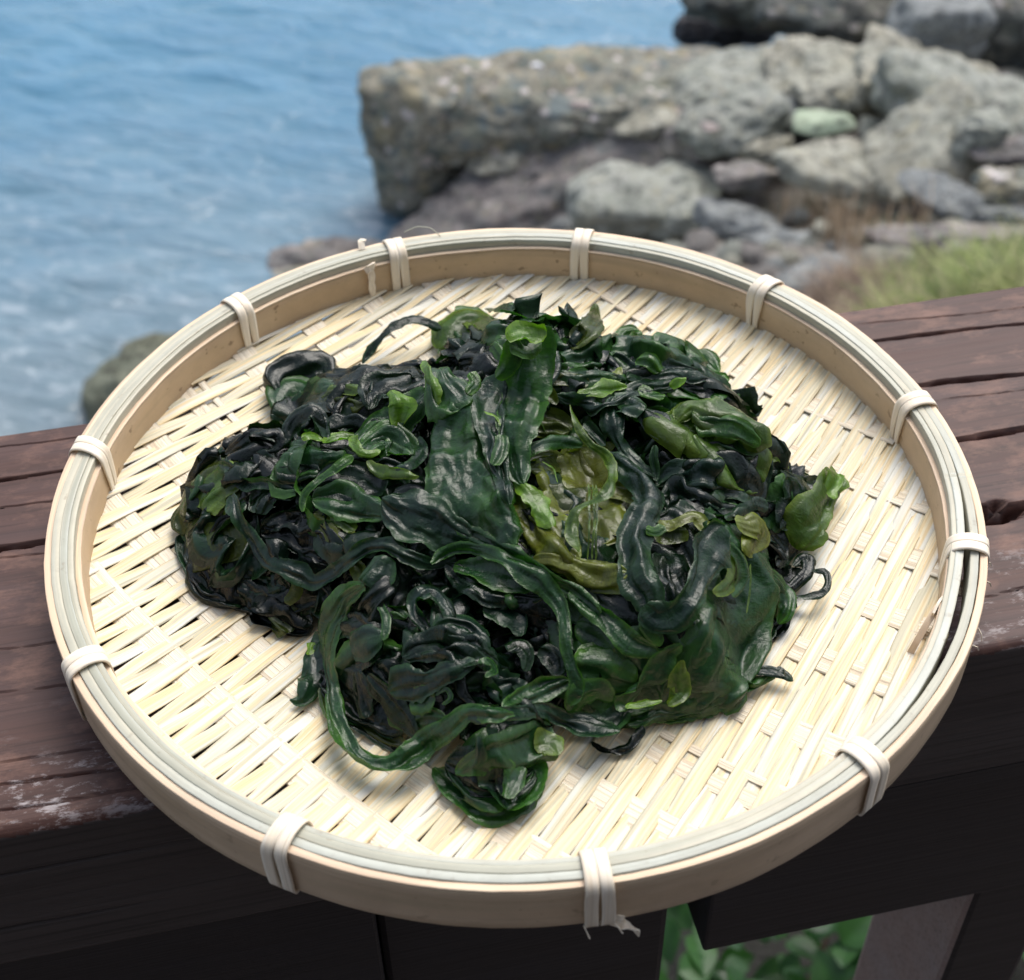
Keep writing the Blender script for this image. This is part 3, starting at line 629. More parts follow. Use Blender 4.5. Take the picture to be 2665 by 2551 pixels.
for (a, b, zt, sh) in ((.14095, .14285, .02625, -.0020), (.1428, .1453, .0266, -.0024), (.14525, .14785, .02645, .0)):
    ring('rim_strip', rrect(a, b, .0150, zt, .00025), M_RIM, dr=lambda t, sh=sh: sh * gap(t) + .0, seed=5); k += 1

# woven floor: two sets of strips fanned about a far point
AX = math.radians(51); DD = .88; AP = DD * np.array([math.cos(AX), math.sin(AX)])
ROWS = [.143, .118, .0925, .068, .042, .0148, -.0155, -.042, -.066, -.094, -.1158, -.139]
PIT = .0047; AMP = .0005
def warp(a, b):                 # a along the long strips, b across them (metres at the centre)
    rad = DD - (a - .09 * b); ang = AX + PI + b / DD
    return np.stack([AP[0] + rad * np.cos(ang), AP[1] + rad * np.sin(ang)], -1)
rows = np.array(ROWS[::-1])
def phase(a):                   # 0, pi, 2pi ... at successive rows
    return np.interp(a, rows, np.arange(len(rows)) * PI) + np.where(a < rows[0], (a - rows[0]) / .028 * PI, 0) + np.where(a > rows[-1], (a - rows[-1]) / .028 * PI, 0)
def strip_mesh(name, P, N, half, thick, mat, ridges, seed, uvy):
    """P (n,3) centre line, N across direction (n,3), half width (n)"""
    n = len(P); us = np.linspace(-1, 1, 15); g = np.random.default_rng(seed)
    rid = g.uniform(-1, 1, 15) * ridges; edge = np.zeros(15); edge[[0, -1]] = -.6 * thick; edge[[1, -2]] = -.15 * thick
    top = P[:, None] + N[:, None] * (us[None, :, None] * half[:, None, None]); top[..., 2] += thick / 2 + rid + edge
    bot = P[:, None] + N[:, None] * (us[None, [14, 7, 0], None] * half[:, None, None] * .98); bot[..., 2] -= thick / 2
    R = np.concatenate([top, bot], 1); V, Fq, Ft = profile_sweep(R)
    hw = float(half.mean()); uu = np.concatenate([us * hw, np.array([1, 0, -1]) * hw])
    uv = np.stack(np.broadcast_arrays(uu[None, :], uvy[:, None]), -1).reshape(-1, 2); uv = np.concatenate([uv, [[0, 0], [0, 0]]])
    return add_poly(name, V, Fq[:, ::-1] if False else Fq, Ft, mat, parent=bk, uv=uv)
RW = .1412
def clip_len(f, b):             # range of the parameter inside the hoop
    s = np.linspace(-.17, .17, 1361); q = f(s, b); ok = np.hypot(q[:, 0], q[:, 1]) < RW
    return (s[ok].min(), s[ok].max()) if ok.any() else None
nA = int(.30 / PIT) // 2
for i in range(-nA, nA + 1):
    b = i * PIT + rnd.gauss(0, .0002); c = clip_len(lambda s, b: warp(s, np.full_like(s, b)), b)
    if not c or c[1] - c[0] < .01: continue
    a = np.arange(c[0], c[1], .0011); a = np.append(a, c[1])
    par = 0 if i % 2 else PI
    up_ = np.cos(phase(a) + par)
    lat = .00022 * noise(p3(a * 40, i * 3.3, 0)) + .0003 * noise(p3(a * 9, i * 1.7, 5))
    hw = PIT * .5 * (1.15 + .06 * noise(p3(a * 25, i * 5.1, 2)) - .07 * (up_ ** 2) * (up_ < 0) + .03 * (up_ > 0)) * (1 + rnd.uniform(-.05, .03))
    q = warp(a, b + lat); q2 = warp(a, b + lat + .001); nn = (q2 - q) / np.linalg.norm(q2 - q, axis=1)[:, None]
    fp = np.sign(up_) * np.abs(up_) ** .8 + .25 * (np.mod(i, 2) - .5)
    z = floor_z(np.hypot(q[:, 0], q[:, 1])) + AMP * 1.15 * fp + rnd.uniform(-.00008, .00008)
    tw = .05 * noise(p3(a * 20, i * 2.2, 8))
    strip_mesh('warp_strip', np.column_stack([q, z]), np.column_stack([nn, tw]), hw, .00042, M_STRIP, .00011, i + 500, a)
for j, a0 in enumerate(ROWS):
    f = lambda s, a: warp(np.full_like(s, a), s)
    c = clip_len(f, a0)
    if not c or c[1] - c[0] < .01: continue
    b = np.arange(c[0], c[1], .0009)
    lat = .0005 * noise(p3(b * 12, j * 3.1, 1))
    par = np.where(True, 0, 0); u_ = -np.cos(phase(np.full_like(b, a0)) + np.where(np.round(b / PIT) % 2 == 1, 0, PI)); frac = np.cos((b / PIT) * PI) * (-1 if (len(ROWS) - 1 - j) % 2 else 1)
    q = warp(a0 + lat, b); q2 = warp(a0 + lat + .001, b); nn = (q2 - q) / np.linalg.norm(q2 - q, axis=1)[:, None]
    z = floor_z(np.hypot(q[:, 0], q[:, 1])) + .00010 * frac * -1
    wv = .0050 * (1 + .08 * noise(p3(b * 10, j, 3)))
    if j == 7:                                   # a narrow pair instead of one wide strip
        for s, fct in ((-.0022, .62), (.0052, .30)):
            qq = warp(a0 + lat + s, b); strip_mesh('weft_strip', np.column_stack([qq, z]), np.column_stack([nn, 0 * b]), wv * fct, .0004, M_WEFT, .0001, j + 70, b)
    else: strip_mesh('weft_strip', np.column_stack([q, z]), np.column_stack([nn, 0 * b]), wv, .0004, M_WEFT, .00012, j + 90, b)

# bindings: two strips side by side looped over the rim
def binding(deg, w=.0035, slant=0., pinch=.0):
    loop = [(.1386, .0098), (.1384, .016), (.1387, .0240), (.1396, .0262), (.1420, .0276), (.1450, .0281), (.1480, .0276), (.1502, .0266), (.1512, .0245), (.1512, .016), (.1511, .0090), (.1506, .0068), (.147, .0062), (.142, .0064), (.1392, .0078)]
    pr = np.array(loop + loop[:1]); seg = np.concatenate([[0], np.cumsum(np.linalg.norm(np.diff(pr, axis=0), axis=1))])
    s = np.linspace(0, seg[-1], 72, endpoint=False); R = np.interp(s, seg, pr[:, 0]); Z = np.interp(s, seg, pr[:, 1])
    for k in range(2): R = (np.roll(R, 1) + R * 2 + np.roll(R, -1)) / 4; Z = (np.roll(Z, 1) + Z * 2 + np.roll(Z, -1)) / 4
    dR = np.roll(R, -1) - np.roll(R, 1); dZ = np.roll(Z, -1) - np.roll(Z, 1); L = np.hypot(dR, dZ); nR, nZ = -dZ / L, dR / L    # outward normal
    th = math.radians(deg); er = np.array([math.cos(th), math.sin(th)]); et = np.array([-math.sin(th), math.cos(th)])
    inner = sst(.144, .139, R) * sst(.024, .010, Z)
    bd = empty('binding'); bd.parent = bk
    for side in (-1, 1):
        u = np.linspace(-1, 1, 5); c = side * (w * .5 + .00018) * (1 - pinch * inner * .45) + slant * (R - .145) + .0004 * np.sin(s * 160 + side) * 1
        wd = w * .5 * (1 - pinch * inner * .45)
        th_off = c[:, None] + u[None] * wd[:, None] if isinstance(wd, np.ndarray) else c[:, None] + u[None] * wd
        t0 = .00030
        rr = np.concatenate([np.repeat((R + nR * -t0)[:, None], 5, 1), np.repeat((R + nR * t0)[:, None], 5, 1)], 1)
        zz = np.concatenate([np.repeat((Z + nZ * -t0)[:, None], 5, 1), np.repeat((Z + nZ * t0)[:, None], 5, 1)], 1)
        to = np.concatenate([th_off, th_off[:, ::-1]], 1)
        crown = .00012 * (1 - np.concatenate([u, u[::-1]]) ** 2)
        P = np.stack([rr * er[0] + to * et[0], rr * er[1] + to * et[1], zz + crown], -1)
        uv = np.stack(np.broadcast_arrays(to, s[:, None]), -1)
        link_mesh('binding_strip', P.reshape(-1, 3), gridfaces(72, 10, True, True), M_BIND, parent=bd, uv=uv.reshape(-1, 2))
for deg, sl_, pi_ in ((108.1, .02, .3), (78.2, 0, .3), (47.5, -.05, 1.), (14.6, .05, .8), (-13, .1, .8), (-49.9, .0, .3), (-82.5, .03, .1), (-115, -.03, .1), (-150.1, .1, .3), (171.6, -.2, .9), (135.4, -.05, .5)):
    binding(deg, .0036, sl_, pi_)
# knots and loose ends of binding
def ribbon(name, pts, wid, thick, mat, side, parent=bk, taper=0.):
    pts = np.array(pts, float); t = np.linspace(0, len(pts) - 1, 8 * len(pts)); P = np.stack([np.interp(t, np.arange(len(pts)), pts[:, k]) for k in range(3)], 1)
    for _ in range(6): P[1:-1] = (P[:-2] + 2 * P[1:-1] + P[2:]) / 4
    Tn = np.gradient(P, axis=0); Tn /= np.linalg.norm(Tn, axis=1)[:, None]; S = np.array(side, float); S = S if S.ndim == 2 else np.repeat(S[None], len(P), 0)
    S = S - (S * Tn).sum(1)[:, None] * Tn; S /= np.linalg.norm(S, axis=1)[:, None]; N = np.cross(Tn, S)
    wv = wid / 2 * (1 - taper * np.linspace(0, 1, len(P)) ** 2)
    R = np.stack([P + S * wv[:, None] + N * thick / 2, P - S * wv[:, None] + N * thick / 2, P - S * wv[:, None] - N * thick / 2, P + S * wv[:, None] - N * thick / 2], 1)
    V, Fq, Ft = profile_sweep(R); L = np.linspace(0, .03, len(P)); uv = np.concatenate([np.stack(np.broadcast_arrays(np.array([0, wid, wid, 0])[None], L[:, None]), -1).reshape(-1, 2), [[0, 0], [0, 0]]])
    return add_poly(name, V, Fq, Ft, mat, parent=parent, uv=uv, smooth=False)
def cyl(deg, r, z):
    a = math.radians(deg); return [r * math.cos(a), r * math.sin(a), z]
for kd in (113.2,):
    er = cyl(kd, 1, 0); et = cyl(kd + 90, 1, 0)
    for q, (o0, o1) in enumerate(((-.9, .5), (.6, -.7), (0., .9), (.3, -.2))):
        ribbon('knot', [cyl(kd + o0 * .5, .1382 - .0006 * (q % 2), .0095), cyl(kd + o1 * .4, .1372, .0150), cyl(kd + o0 * .45, .1376, .0200), cyl(kd - .3 + o1 * .2, .1390, .0242)], .0016, .0006, M_BIND, et)
    ribbon('knot', [cyl(kd - .9, .1395, .0236), cyl(kd - .5, .1378, .0246), cyl(kd + .2, .1376, .0240), cyl(kd + .7, .1384, .0225)], .0026, .0008, M_BIND, [.2, .3, 1])
    ribbon('loose_strip_end', [cyl(kd - .1, .1470, .0268), cyl(kd - .3, .1495, .0290), cyl(kd - .9, .1508, .0288)], .0026, .0005, M_BIND, et)
kd = -21.7
for q, (o0, o1) in enumerate(((-.8, .6), (.5, -.6), (0, .8))):
    ribbon('knot', [cyl(kd + o0 - 1.5, .1360, .0100), cyl(kd + o1 - .8, .1372, .0150), cyl(kd + o0 * .5, .1388, .0200), cyl(kd + o1 * .4 + .8, .1408, .0250)], .0018, .0006, M_BIND, cyl(kd + 90, 1, 0))
ribbon('knot', [cyl(kd - 5.5, .1345, .0095), cyl(kd - 5, .1352, .013), cyl(kd - 3.2, .1365, .0175), cyl(kd - 1.2, .138, .0205), cyl(kd + .4, .1398, .0215)], .0020, .0006, M_LIP, cyl(kd, 1, 0))
ribbon('knot', [cyl(kd - 2.5, .1375, .021), cyl(kd - 1., .1382, .0225), cyl(kd + .8, .1395, .0215)], .0028, .0008, M_BIND, [.2, .1, 1])
ribbon('loose_strip_end', [cyl(-81.2, .1498, .0085), cyl(-80.0, .1512, .0078), cyl(-78.8, .1520, .0050), cyl(-78.4, .1522, .0010)], .0042, .0005, M_BIND, cyl(-81 + 60, 1, -.6), taper=.95)
for a, b in ((-13.8, .6), (-24.5, -.8), (-27.5, .7), (-84.0, .5), (-81.0, .8), (-17, .4)):
    z0 = .0085 if a < -70 else .022
    ribbon('loose_fibre', [cyl(a, .1508, z0), cyl(a + b * .6, .1524, z0 - .0012), cyl(a + b, .1530, z0 - .0030)], .0004, .0002, M_BIND, [0, 0, 1])
ribbon('loose_fibre', [cyl(100.6, .1465, .0266), cyl(102, .1482, .0300), cyl(104, .1490, .0310), cyl(106, .1496, .0290)], .0003, .0003, M_RIM, [0, 0, 1])

# ================================================================== SEAWEED HEAP
OUT = [(345, 1000), (352, 950), (385, 905), (430, 885), (490, 875), (560, 850), (575, 815), (560, 790), (600, 765), (700, 760), (800, 745), (850, 705), (900, 675), (1000, 660), (1090, 680), (1150, 690), (1220, 690), (1310, 710), (1370, 745),
       (1410, 800), (1450, 850), (1475, 900), (1530, 915), (1600, 925), (1585, 985), (1550, 1050), (1500, 1075), (1505, 1120), (1495, 1190), (1440, 1235), (1415, 1280), (1415, 1345), (1360, 1375), (1230, 1385), (1140, 1400), (1065, 1420),
       (1030, 1470), (975, 1540), (905, 1545), (855, 1490), (770, 1430), (690, 1385), (635, 1330), (620, 1250), (595, 1210), (545, 1205), (480, 1170), (420, 1155), (368, 1115), (355, 1060)]
poly = np.array([on_z(a * K, b * K, .006)[:2] for a, b in OUT])
hs = .0015; hx = np.arange(-.125, .1251, hs); hy = np.arange(-.125, .1251, hs); HX, HY = np.meshgrid(hx, hy, indexing='ij')
def poly_sd(X, Y):
    ins = np.zeros(X.shape, bool); dm = np.full(X.shape, 9.)
    for a, b in zip(poly, np.roll(poly, -1, 0)):
        e = b - a; t = np.clip(((X - a[0]) * e[0] + (Y - a[1]) * e[1]) / (e @ e), 0, 1); dm = np.minimum(dm, np.hypot(X - a[0] - t * e[0], Y - a[1] - t * e[1]))
        c = ((a[1] > Y) != (b[1] > Y)) & (X < (b[0] - a[0]) * (Y - a[1]) / (b[1] - a[1] + 1e-12) + a[0]); ins ^= c
    return np.where(ins, dm, -dm)
SD = poly_sd(HX, HY)
H0 = np.where(SD > 0, .033 * (1 - np.exp(-np.clip(SD, 0, 1) / .017)), 0)
def gb(px, py, amp, sg):          # bump or hollow of the heap at a pixel
    global H0
    p = on_z(px * K, py * K, .03); H0 = H0 + np.where(SD > 0, sst(0, .012, SD), 0) * amp * .001 * np.exp(-((HX - p[0]) ** 2 + (HY - p[1]) ** 2) / (sg * .001) ** 2)
for a in ((1000, 720, 9, 22), (900, 850, 5, 14), (620, 750, 4, 16), (1380, 860, 5, 20), (1330, 1150, 4, 18), (940, 1490, 4, 14), (850, 1120, -9, 15), (1120, 930, -8, 12), (1000, 1230, -7, 18), (780, 890, -5, 10), (1250, 960, -6, 9), (460, 1050, -3, 14), (1290, 700, 3, 14), (1480, 1130, -7, 14), (760, 1010, 4, 12), (1250, 1330, 2, 16), (1550, 960, -6, 16)): gb(*a)
H0 = H0 * (1 + .16 * noise(p3(HX * 55, HY * 55, 1)) + .08 * noise(p3(HX * 130, HY * 130, 6)))
Hf = floor_z(np.hypot(HX, HY)) + .0008 + np.maximum(H0, 0)
def H(x, y):
    fx = np.clip((np.asarray(x) + .125) / hs, 0, len(hx) - 1.001); fy = np.clip((np.asarray(y) + .125) / hs, 0, len(hy) - 1.001)
    i = fx.astype(int); j = fy.astype(int); a = fx - i; b = fy - j
    return (Hf[i, j] * (1 - a) + Hf[i + 1, j] * a) * (1 - b) + (Hf[i, j + 1] * (1 - a) + Hf[i + 1, j + 1] * a) * b
def on_heap(px, py, dz):          # source pixels -> points on the heap surface + dz
    px = np.asarray(px, float); d = ray(px, py); zz = np.linspace(.075, .003, 170)
    t = (zz[None] - CAM[2]) / d[:, 2:3]; P = CAM + d[:, None] * t[..., None]; dz = np.broadcast_to(np.asarray(dz, float), px.shape)
    f = P[..., 2] - (H(P[..., 0], P[..., 1]) + dz[:, None]); k = np.argmax(f < 0, 1); k = np.where((f < 0).any(1), k, 169); k = np.maximum(k, 1)
    r = np.arange(len(px)); f0, f1 = f[r, k - 1], f[r, k]; a = np.clip(f0 / (f0 - f1 + 1e-12), 0, 1)[:, None]
    return P[r, k - 1] * (1 - a) + P[r, k] * a
def hn(x, y):
    e = .002; n = np.stack([H(x - e, y) - H(x + e, y), H(x, y - e) - H(x, y + e), np.full_like(x, 2 * e)], -1); return n / np.linalg.norm(n, axis=-1)[..., None]

heap = empty('seaweed_heap', 'glossy dark green heap of wet wakame seaweed piled in the bamboo basket', 'seaweed')
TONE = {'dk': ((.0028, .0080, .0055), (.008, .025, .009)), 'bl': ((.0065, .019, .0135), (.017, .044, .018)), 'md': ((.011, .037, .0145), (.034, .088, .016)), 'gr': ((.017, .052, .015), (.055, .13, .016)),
        'ol': ((.075, .082, .012), (.115, .135, .018)), 'do': ((.030, .042, .008), (.052, .068, .011)), 'yg': ((.055, .115, .012), (.11, .19, .017)), 'bk': ((.0028, .0052, .0048), (.005, .012, .007)), 'og': ((.036, .070, .013), (.09, .13, .015))}  # dk and bk are deepened to stand in for shade inside the heap
CR = {'G': (0, 0, 1960 / 2665), 'A': (400, 700, 2.0844), 'B': (1100, 700, 2.0844), 'D': (700, 1350, 2.0844), 'E': (1300, 1350, 2.0844), 'F': (1800, 1200, 2.266), 'S': (0, 0, 1.)}
fid = [0]
def spline(P, n):
    P = np.asarray(P, float); m = len(P); ch = np.concatenate([[0], np.cumsum(np.maximum(np.linalg.norm(np.diff(P[:, :2], axis=0), axis=1), 1e-6))])
    ss = np.linspace(0, ch[-1], n); tg = np.gradient(P, ch, axis=0) if m > 2 else np.repeat(((P[1] - P[0]) / ch[1])[None], 2, 0)
    k = np.clip(np.searchsorted(ch, ss, 'right') - 1, 0, m - 2); h = (ch[k + 1] - ch[k])[:, None]; t = ((ss - ch[k])[:, None]) / h
    return (2 * t ** 3 - 3 * t ** 2 + 1) * P[k] + (t ** 3 - 2 * t ** 2 + t) * h * tg[k] + (-2 * t ** 3 + 3 * t ** 2) * P[k + 1] + (t ** 3 - t ** 2) * h * tg[k + 1]
def frond_mesh(P, half, tone, fold, nfold, ruffle, curl, drape, seed, dz, roll, rag=.12, cup=0., name='frond', crum=.0006, res=.00065, sink=None):
    n = len(P); g = np.random.default_rng(seed * 13 + 5); t_ = np.linspace(0, 1, n); half = half * np.sqrt(np.clip(np.minimum(t_, 1 - t_) / .05, .12, 1))
    L = np.concatenate([[0], np.cumsum(np.linalg.norm(np.diff(P, axis=0), axis=1))])
    Tn = np.gradient(P, axis=0); Tn /= np.linalg.norm(Tn, axis=1)[:, None] + 1e-9
    N = hn(P[:, 0], P[:, 1]); 
    for _ in range(8): N[1:-1] = (N[:-2] + N[1:-1] * 2 + N[2:]) / 4
    B = np.cross(Tn, N); B /= np.linalg.norm(B, axis=1)[:, None] + 1e-9; N = np.cross(B, Tn); Ns = N.copy()
    if np.any(roll):
        c, s = np.cos(roll)[:, None], np.sin(roll)[:, None]; B, N = B * c + N * s, N * c - B * s
    mu = int(np.clip(half.max() * 2 / res, 9, 71)); u = np.linspace(-1, 1, mu); U = np.broadcast_to(u, (n, mu)); S = np.broadcast_to(L[:, None], (n, mu))
    sd = seed * 7.77; wmm = half[:, None]
    warpu = U + .3 * noise(p3(S * 32, U * .8, sd)) 
    th = fold * 1.05 * np.tanh(4.5 * noise(p3(warpu * nfold, S * 22, sd + 3))) + fold * .6 * np.tanh(5 * noise(p3(warpu * nfold * 2.6 + S * 40, S * 75, sd + 8)))
    th = th - (curl * np.sign(U) * np.abs(U) ** 3) - cup * U
    X = np.cumsum(np.cos(th), 1); Z = np.cumsum(np.sin(th), 1)
    X -= X[:, :1]; tot = np.maximum(X[:, -1:], .25 * mu); X = X / tot * 2 - 1; Z = Z / tot * 2
    Z -= np.mean(Z, 1, keepdims=True); Z -= (Z[:, -1:] - Z[:, :1]) * .5 * U * .8
    ragl = 1 + rag * 2 * noise(p3(S * 120, 3 + (U > 0) * 9., sd)) * np.abs(U) ** 2 + rag * noise(p3(S * 420, 3 + (U > 0) * 9., sd + 2)) * np.abs(U) ** 3
    X = X * wmm * ragl; Z = Z * wmm
    Z = np.clip(Z, -.0065, .0065)
    ph = noise(p3(S * 30, np.sign(U) * 4, sd)) * 3
    Z = Z + ruffle * np.abs(U) ** 4 * 2.2 * noise(p3(S * 95, np.sign(U) * 7., sd + 41)) * np.minimum(1, wmm / .004)
    Q = P[:, None] + B[:, None] * X[..., None] + N[:, None] * Z[..., None]
    q = Q.reshape(-1, 3)
    offn = X * (B * Ns).sum(1)[:, None] + Z * (N * Ns).sum(1)[:, None]; cz = H(Q[..., 0], Q[..., 1]) + dz[:, None] + np.maximum(offn, -.0035)
    dr = drape[:, None]; Q = Q.copy(); Q[..., 2] = Q[..., 2] * (1 - dr) + cz * dr
    q = Q / .0055 + sd; Q = Q + np.stack([noise(q, 1), noise(q, 2), noise(q, 4) * 1.1], -1) * crum + np.stack([noise(q * 2.6, 5), noise(q * 2.6, 6), noise(q * 2.6, 7)], -1) * crum * .45
    q = np.stack([Q[..., 0] * 330, Q[..., 1] * 330, Q[..., 2] * 330], -1) + sd; rg = (1 - 2.4 * np.abs(noise(q, 11))) + .5 * (1 - 2.4 * np.abs(noise(q * 2.1, 12)))
    Q[..., 2] += rg * crum * .45
    fl = floor_z(np.hypot(Q[..., 0], Q[..., 1])) + .0008; Q[..., 2] = np.maximum(Q[..., 2], fl)
    a, b = np.array(TONE[tone][0]), np.array(TONE[tone][1])
    e = np.clip(np.abs(U) ** 5 * .9 + .55 * np.clip(noise(p3(S * 60, U * 1.5, sd + 20)) * 1.6, 0, 1), 0, 1)[..., None]
    e = np.clip(e + (1 - sst(0, .004, L))[:, None, None] * .5 + (sst(L[-1] - .004, L[-1], L))[:, None, None] * .5, 0, 1)
    col = a * (1 - e) + b * e; col = col * (1 + .25 * noise(p3(S * 90, U * 2, sd + 30)))[..., None]
    uv = np.stack([X, S + 0 * X], -1)
    fid[0] += 1
    if sink is not None: sink.append((Q.reshape(-1, 3), gridfaces(n, mu), uv.reshape(-1, 2), col.reshape(-1, 3))); return
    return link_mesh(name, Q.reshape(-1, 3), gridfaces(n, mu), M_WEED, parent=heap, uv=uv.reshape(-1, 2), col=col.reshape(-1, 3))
def F(crop, pts, ws, tone, lay=3., fold=.8, nf=2.2, ruf=.0004, curl=.2, drape=1., lift=None, roll=0., cup=0., rag=.10, crum=.00035):
    ox, oy, k = CR[crop]; seed = fid[0] + 1
    if np.size(roll) == 1 and roll == 0. and len(pts) >= 6 and np.max(ws) < 145: roll = np.random.default_rng(seed).normal(0, .42, 7); cup *= .2
    if tone == 'yg': rag = .35; ruf = max(ruf, .0008); fold = max(fold, .7)
    if np.isscalar(ws): ws = [ws] * len(pts)
    li = lift if lift is not None else [0.] * len(pts)
    A = np.array([[ox + p[0] / k, oy + p[1] / k, w / k, l] for p, w, l in zip(pts, ws, li)], float)
    ln = np.linalg.norm(np.diff(A[:, :2], axis=0), axis=1).sum(); n = int(np.clip(ln / 5.5, 14, 260))
    A[:, 2] *= np.where(A[:, 2] * 1. > 45, 1.22, 1.08); C = spline(A, n); dz = lay * .001 + np.maximum(C[:, 3], -.5) * .001
    P = on_heap(C[:, 0], C[:, 1], dz)
    for _ in range(4): P[1:-1] = (P[:-2] + P[1:-1] * 2 + P[2:]) / 4
    Tn = np.gradient(P, axis=0); Tn /= np.linalg.norm(Tn, axis=1)[:, None] + 1e-9; N = hn(P[:, 0], P[:, 1]); B = np.cross(Tn, N); B /= np.linalg.norm(B, axis=1)[:, None] + 1e-9
    sc_ = np.linalg.norm(proj(P + B * .0005) - proj(P - B * .0005), axis=1) / .001
    half = np.maximum(C[:, 2], 4) / 2 / np.maximum(sc_, 4200); half = np.convolve(np.pad(half, 3, 'edge'), np.ones(7) / 7, 'valid')
    rl = np.interp(np.linspace(0, 1, n), np.linspace(0, 1, np.size(roll)) if np.size(roll) > 1 else [0, 1], roll if np.size(roll) > 1 else [roll, roll])
    dr = np.interp(np.linspace(0, 1, n), np.linspace(0, 1, np.size(drape)) if np.size(drape) > 1 else [0, 1], drape if np.size(drape) > 1 else [drape, drape])
    return frond_mesh(P, half, tone, fold, nf, ruf, curl, dr, seed, dz, rl, rag, cup, crum=crum)

# dark core of the heap, then a tangle of small dark fronds over it
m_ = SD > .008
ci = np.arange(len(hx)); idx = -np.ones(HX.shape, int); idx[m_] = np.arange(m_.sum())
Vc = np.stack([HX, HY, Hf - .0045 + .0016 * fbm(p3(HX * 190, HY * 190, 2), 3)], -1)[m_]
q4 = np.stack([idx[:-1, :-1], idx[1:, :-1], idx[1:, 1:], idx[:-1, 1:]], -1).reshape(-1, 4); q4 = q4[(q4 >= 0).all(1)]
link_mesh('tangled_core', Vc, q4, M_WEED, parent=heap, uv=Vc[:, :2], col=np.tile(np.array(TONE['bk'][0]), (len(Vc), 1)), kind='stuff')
inside = np.argwhere(SD > .004)
def tangle(cnt, wr, lr, tones, lay, fold=1.2, seed0=0, region=None, ruf=.0008, sink=None):
    g = np.random.default_rng(seed0)
    cand = inside
    if region is not None:
        pr = np.array([on_z(a * K, b * K, .025)[:2] for a, b, r in region]); rr = np.array([r for _, _, r in region]) * .001
        xy = np.stack([hx[inside[:, 0]], hy[inside[:, 1]]], 1); ok = np.zeros(len(xy), bool)
        for c, r in zip(pr, rr): ok |= np.hypot(xy[:, 0] - c[0], xy[:, 1] - c[1]) < r
        cand = inside[ok]
    for _ in range(cnt):
        i, j = cand[g.integers(len(cand))]; p = np.array([hx[i], hy[j]]); a = g.uniform(0, 2 * PI); L = g.uniform(*lr); n = int(L / .0013); k = g.normal(0, 45); pts = []
        for q in range(n):
            sdv = SD[int(np.clip((p[0] + .125) / hs, 0, len(hx) - 1)), int(np.clip((p[1] + .125) / hs, 0, len(hy) - 1))]
            if sdv < .002: break
            pts.append([p[0], p[1]]); a += k * .0013 + g.normal(0, .07); k += g.normal(0, 9); k *= .985; p = p + .0013 * np.array([math.cos(a), math.sin(a)])
        if len(pts) < 12: continue
        pts = np.array(pts); n = len(pts); t = np.linspace(0, 1, n); dz = (g.uniform(*lay) - 2.2 + 1.6 * np.sin(t * g.uniform(2, 9) + g.uniform(0, 6))) * .001; dz = np.maximum(dz, -.0035)
        P = np.column_stack([pts, H(pts[:, 0], pts[:, 1]) + dz]); w_ = g.uniform(*wr) * .5 * (np.sin(PI * np.clip(t, .04, .96)) ** .45) * (1 + .25 * noise(p3(t * 5, fid[0], 0)))
        frond_mesh(P, w_, tones[g.integers(len(tones))], fold, 2.2, ruf, .6, np.full(n, .85), fid[0] + 40 + seed0, dz, np.interp(t, [0, 1], [g.normal(0, .5), g.normal(0, .8)]), .15, res=.001, crum=.0008, sink=sink)
_sk = []
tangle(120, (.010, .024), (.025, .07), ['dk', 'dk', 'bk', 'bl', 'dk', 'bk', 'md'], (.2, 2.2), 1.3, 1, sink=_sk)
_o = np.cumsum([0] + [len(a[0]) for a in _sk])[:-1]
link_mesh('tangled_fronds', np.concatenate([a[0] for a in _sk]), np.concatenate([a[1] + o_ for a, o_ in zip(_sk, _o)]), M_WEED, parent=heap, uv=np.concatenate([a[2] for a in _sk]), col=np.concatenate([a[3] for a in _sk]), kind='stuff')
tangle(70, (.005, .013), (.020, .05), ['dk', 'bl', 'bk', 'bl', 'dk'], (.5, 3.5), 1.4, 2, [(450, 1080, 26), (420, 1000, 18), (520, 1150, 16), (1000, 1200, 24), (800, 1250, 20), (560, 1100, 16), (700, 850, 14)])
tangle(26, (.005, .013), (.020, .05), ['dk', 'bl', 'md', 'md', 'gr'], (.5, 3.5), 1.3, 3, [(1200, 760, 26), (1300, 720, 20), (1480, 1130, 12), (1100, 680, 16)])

for q_, (ps, tn) in enumerate((([(350, 1060), (362, 1115), (400, 1150), (450, 1165)], 'dk'), ([(365, 1090), (420, 1150), (480, 1175), (540, 1205), (585, 1200)], 'bk'), ([(345, 1010), (352, 1060), (380, 1120)], 'bl'), ([(380, 1060), (430, 1110), (500, 1150), (560, 1190)], 'dk'),
        ([(400, 1100), (440, 1140), (500, 1170)], 'bl'), ([(360, 1040), (410, 1080), (470, 1130), (520, 1130)], 'bl'), ([(450, 1130), (520, 1160), (590, 1150), (620, 1180)], 'dk'), ([(600, 1230), (640, 1330), (700, 1390), (770, 1440)], 'dk'), ([(640, 1200), (650, 1290), (690, 1360)], 'bk'),
        ([(1420, 1240), (1480, 1200), (1500, 1150)], 'dk'), ([(1440, 1180), (1490, 1130), (1500, 1090)], 'bk'), ([(1380, 1010), (1450, 1050), (1500, 1060)], 'dk'))):
    F('S', [((a + 16 if a < 700 else a) * K, (b - 4) * K) for a, b in ps], [40, 75, 70, 40], tn, .6, fold=1.1, nf=3.5, ruf=.001, cup=.5) if len(ps) == 4 else F('S', [((a + 14 if a < 700 else a) * K, (b - 4) * K) for a, b in ps], [50] + [75] * (len(ps) - 2) + [40], tn, .6, fold=1.1, nf=3.5, ruf=.001, cup=.5)
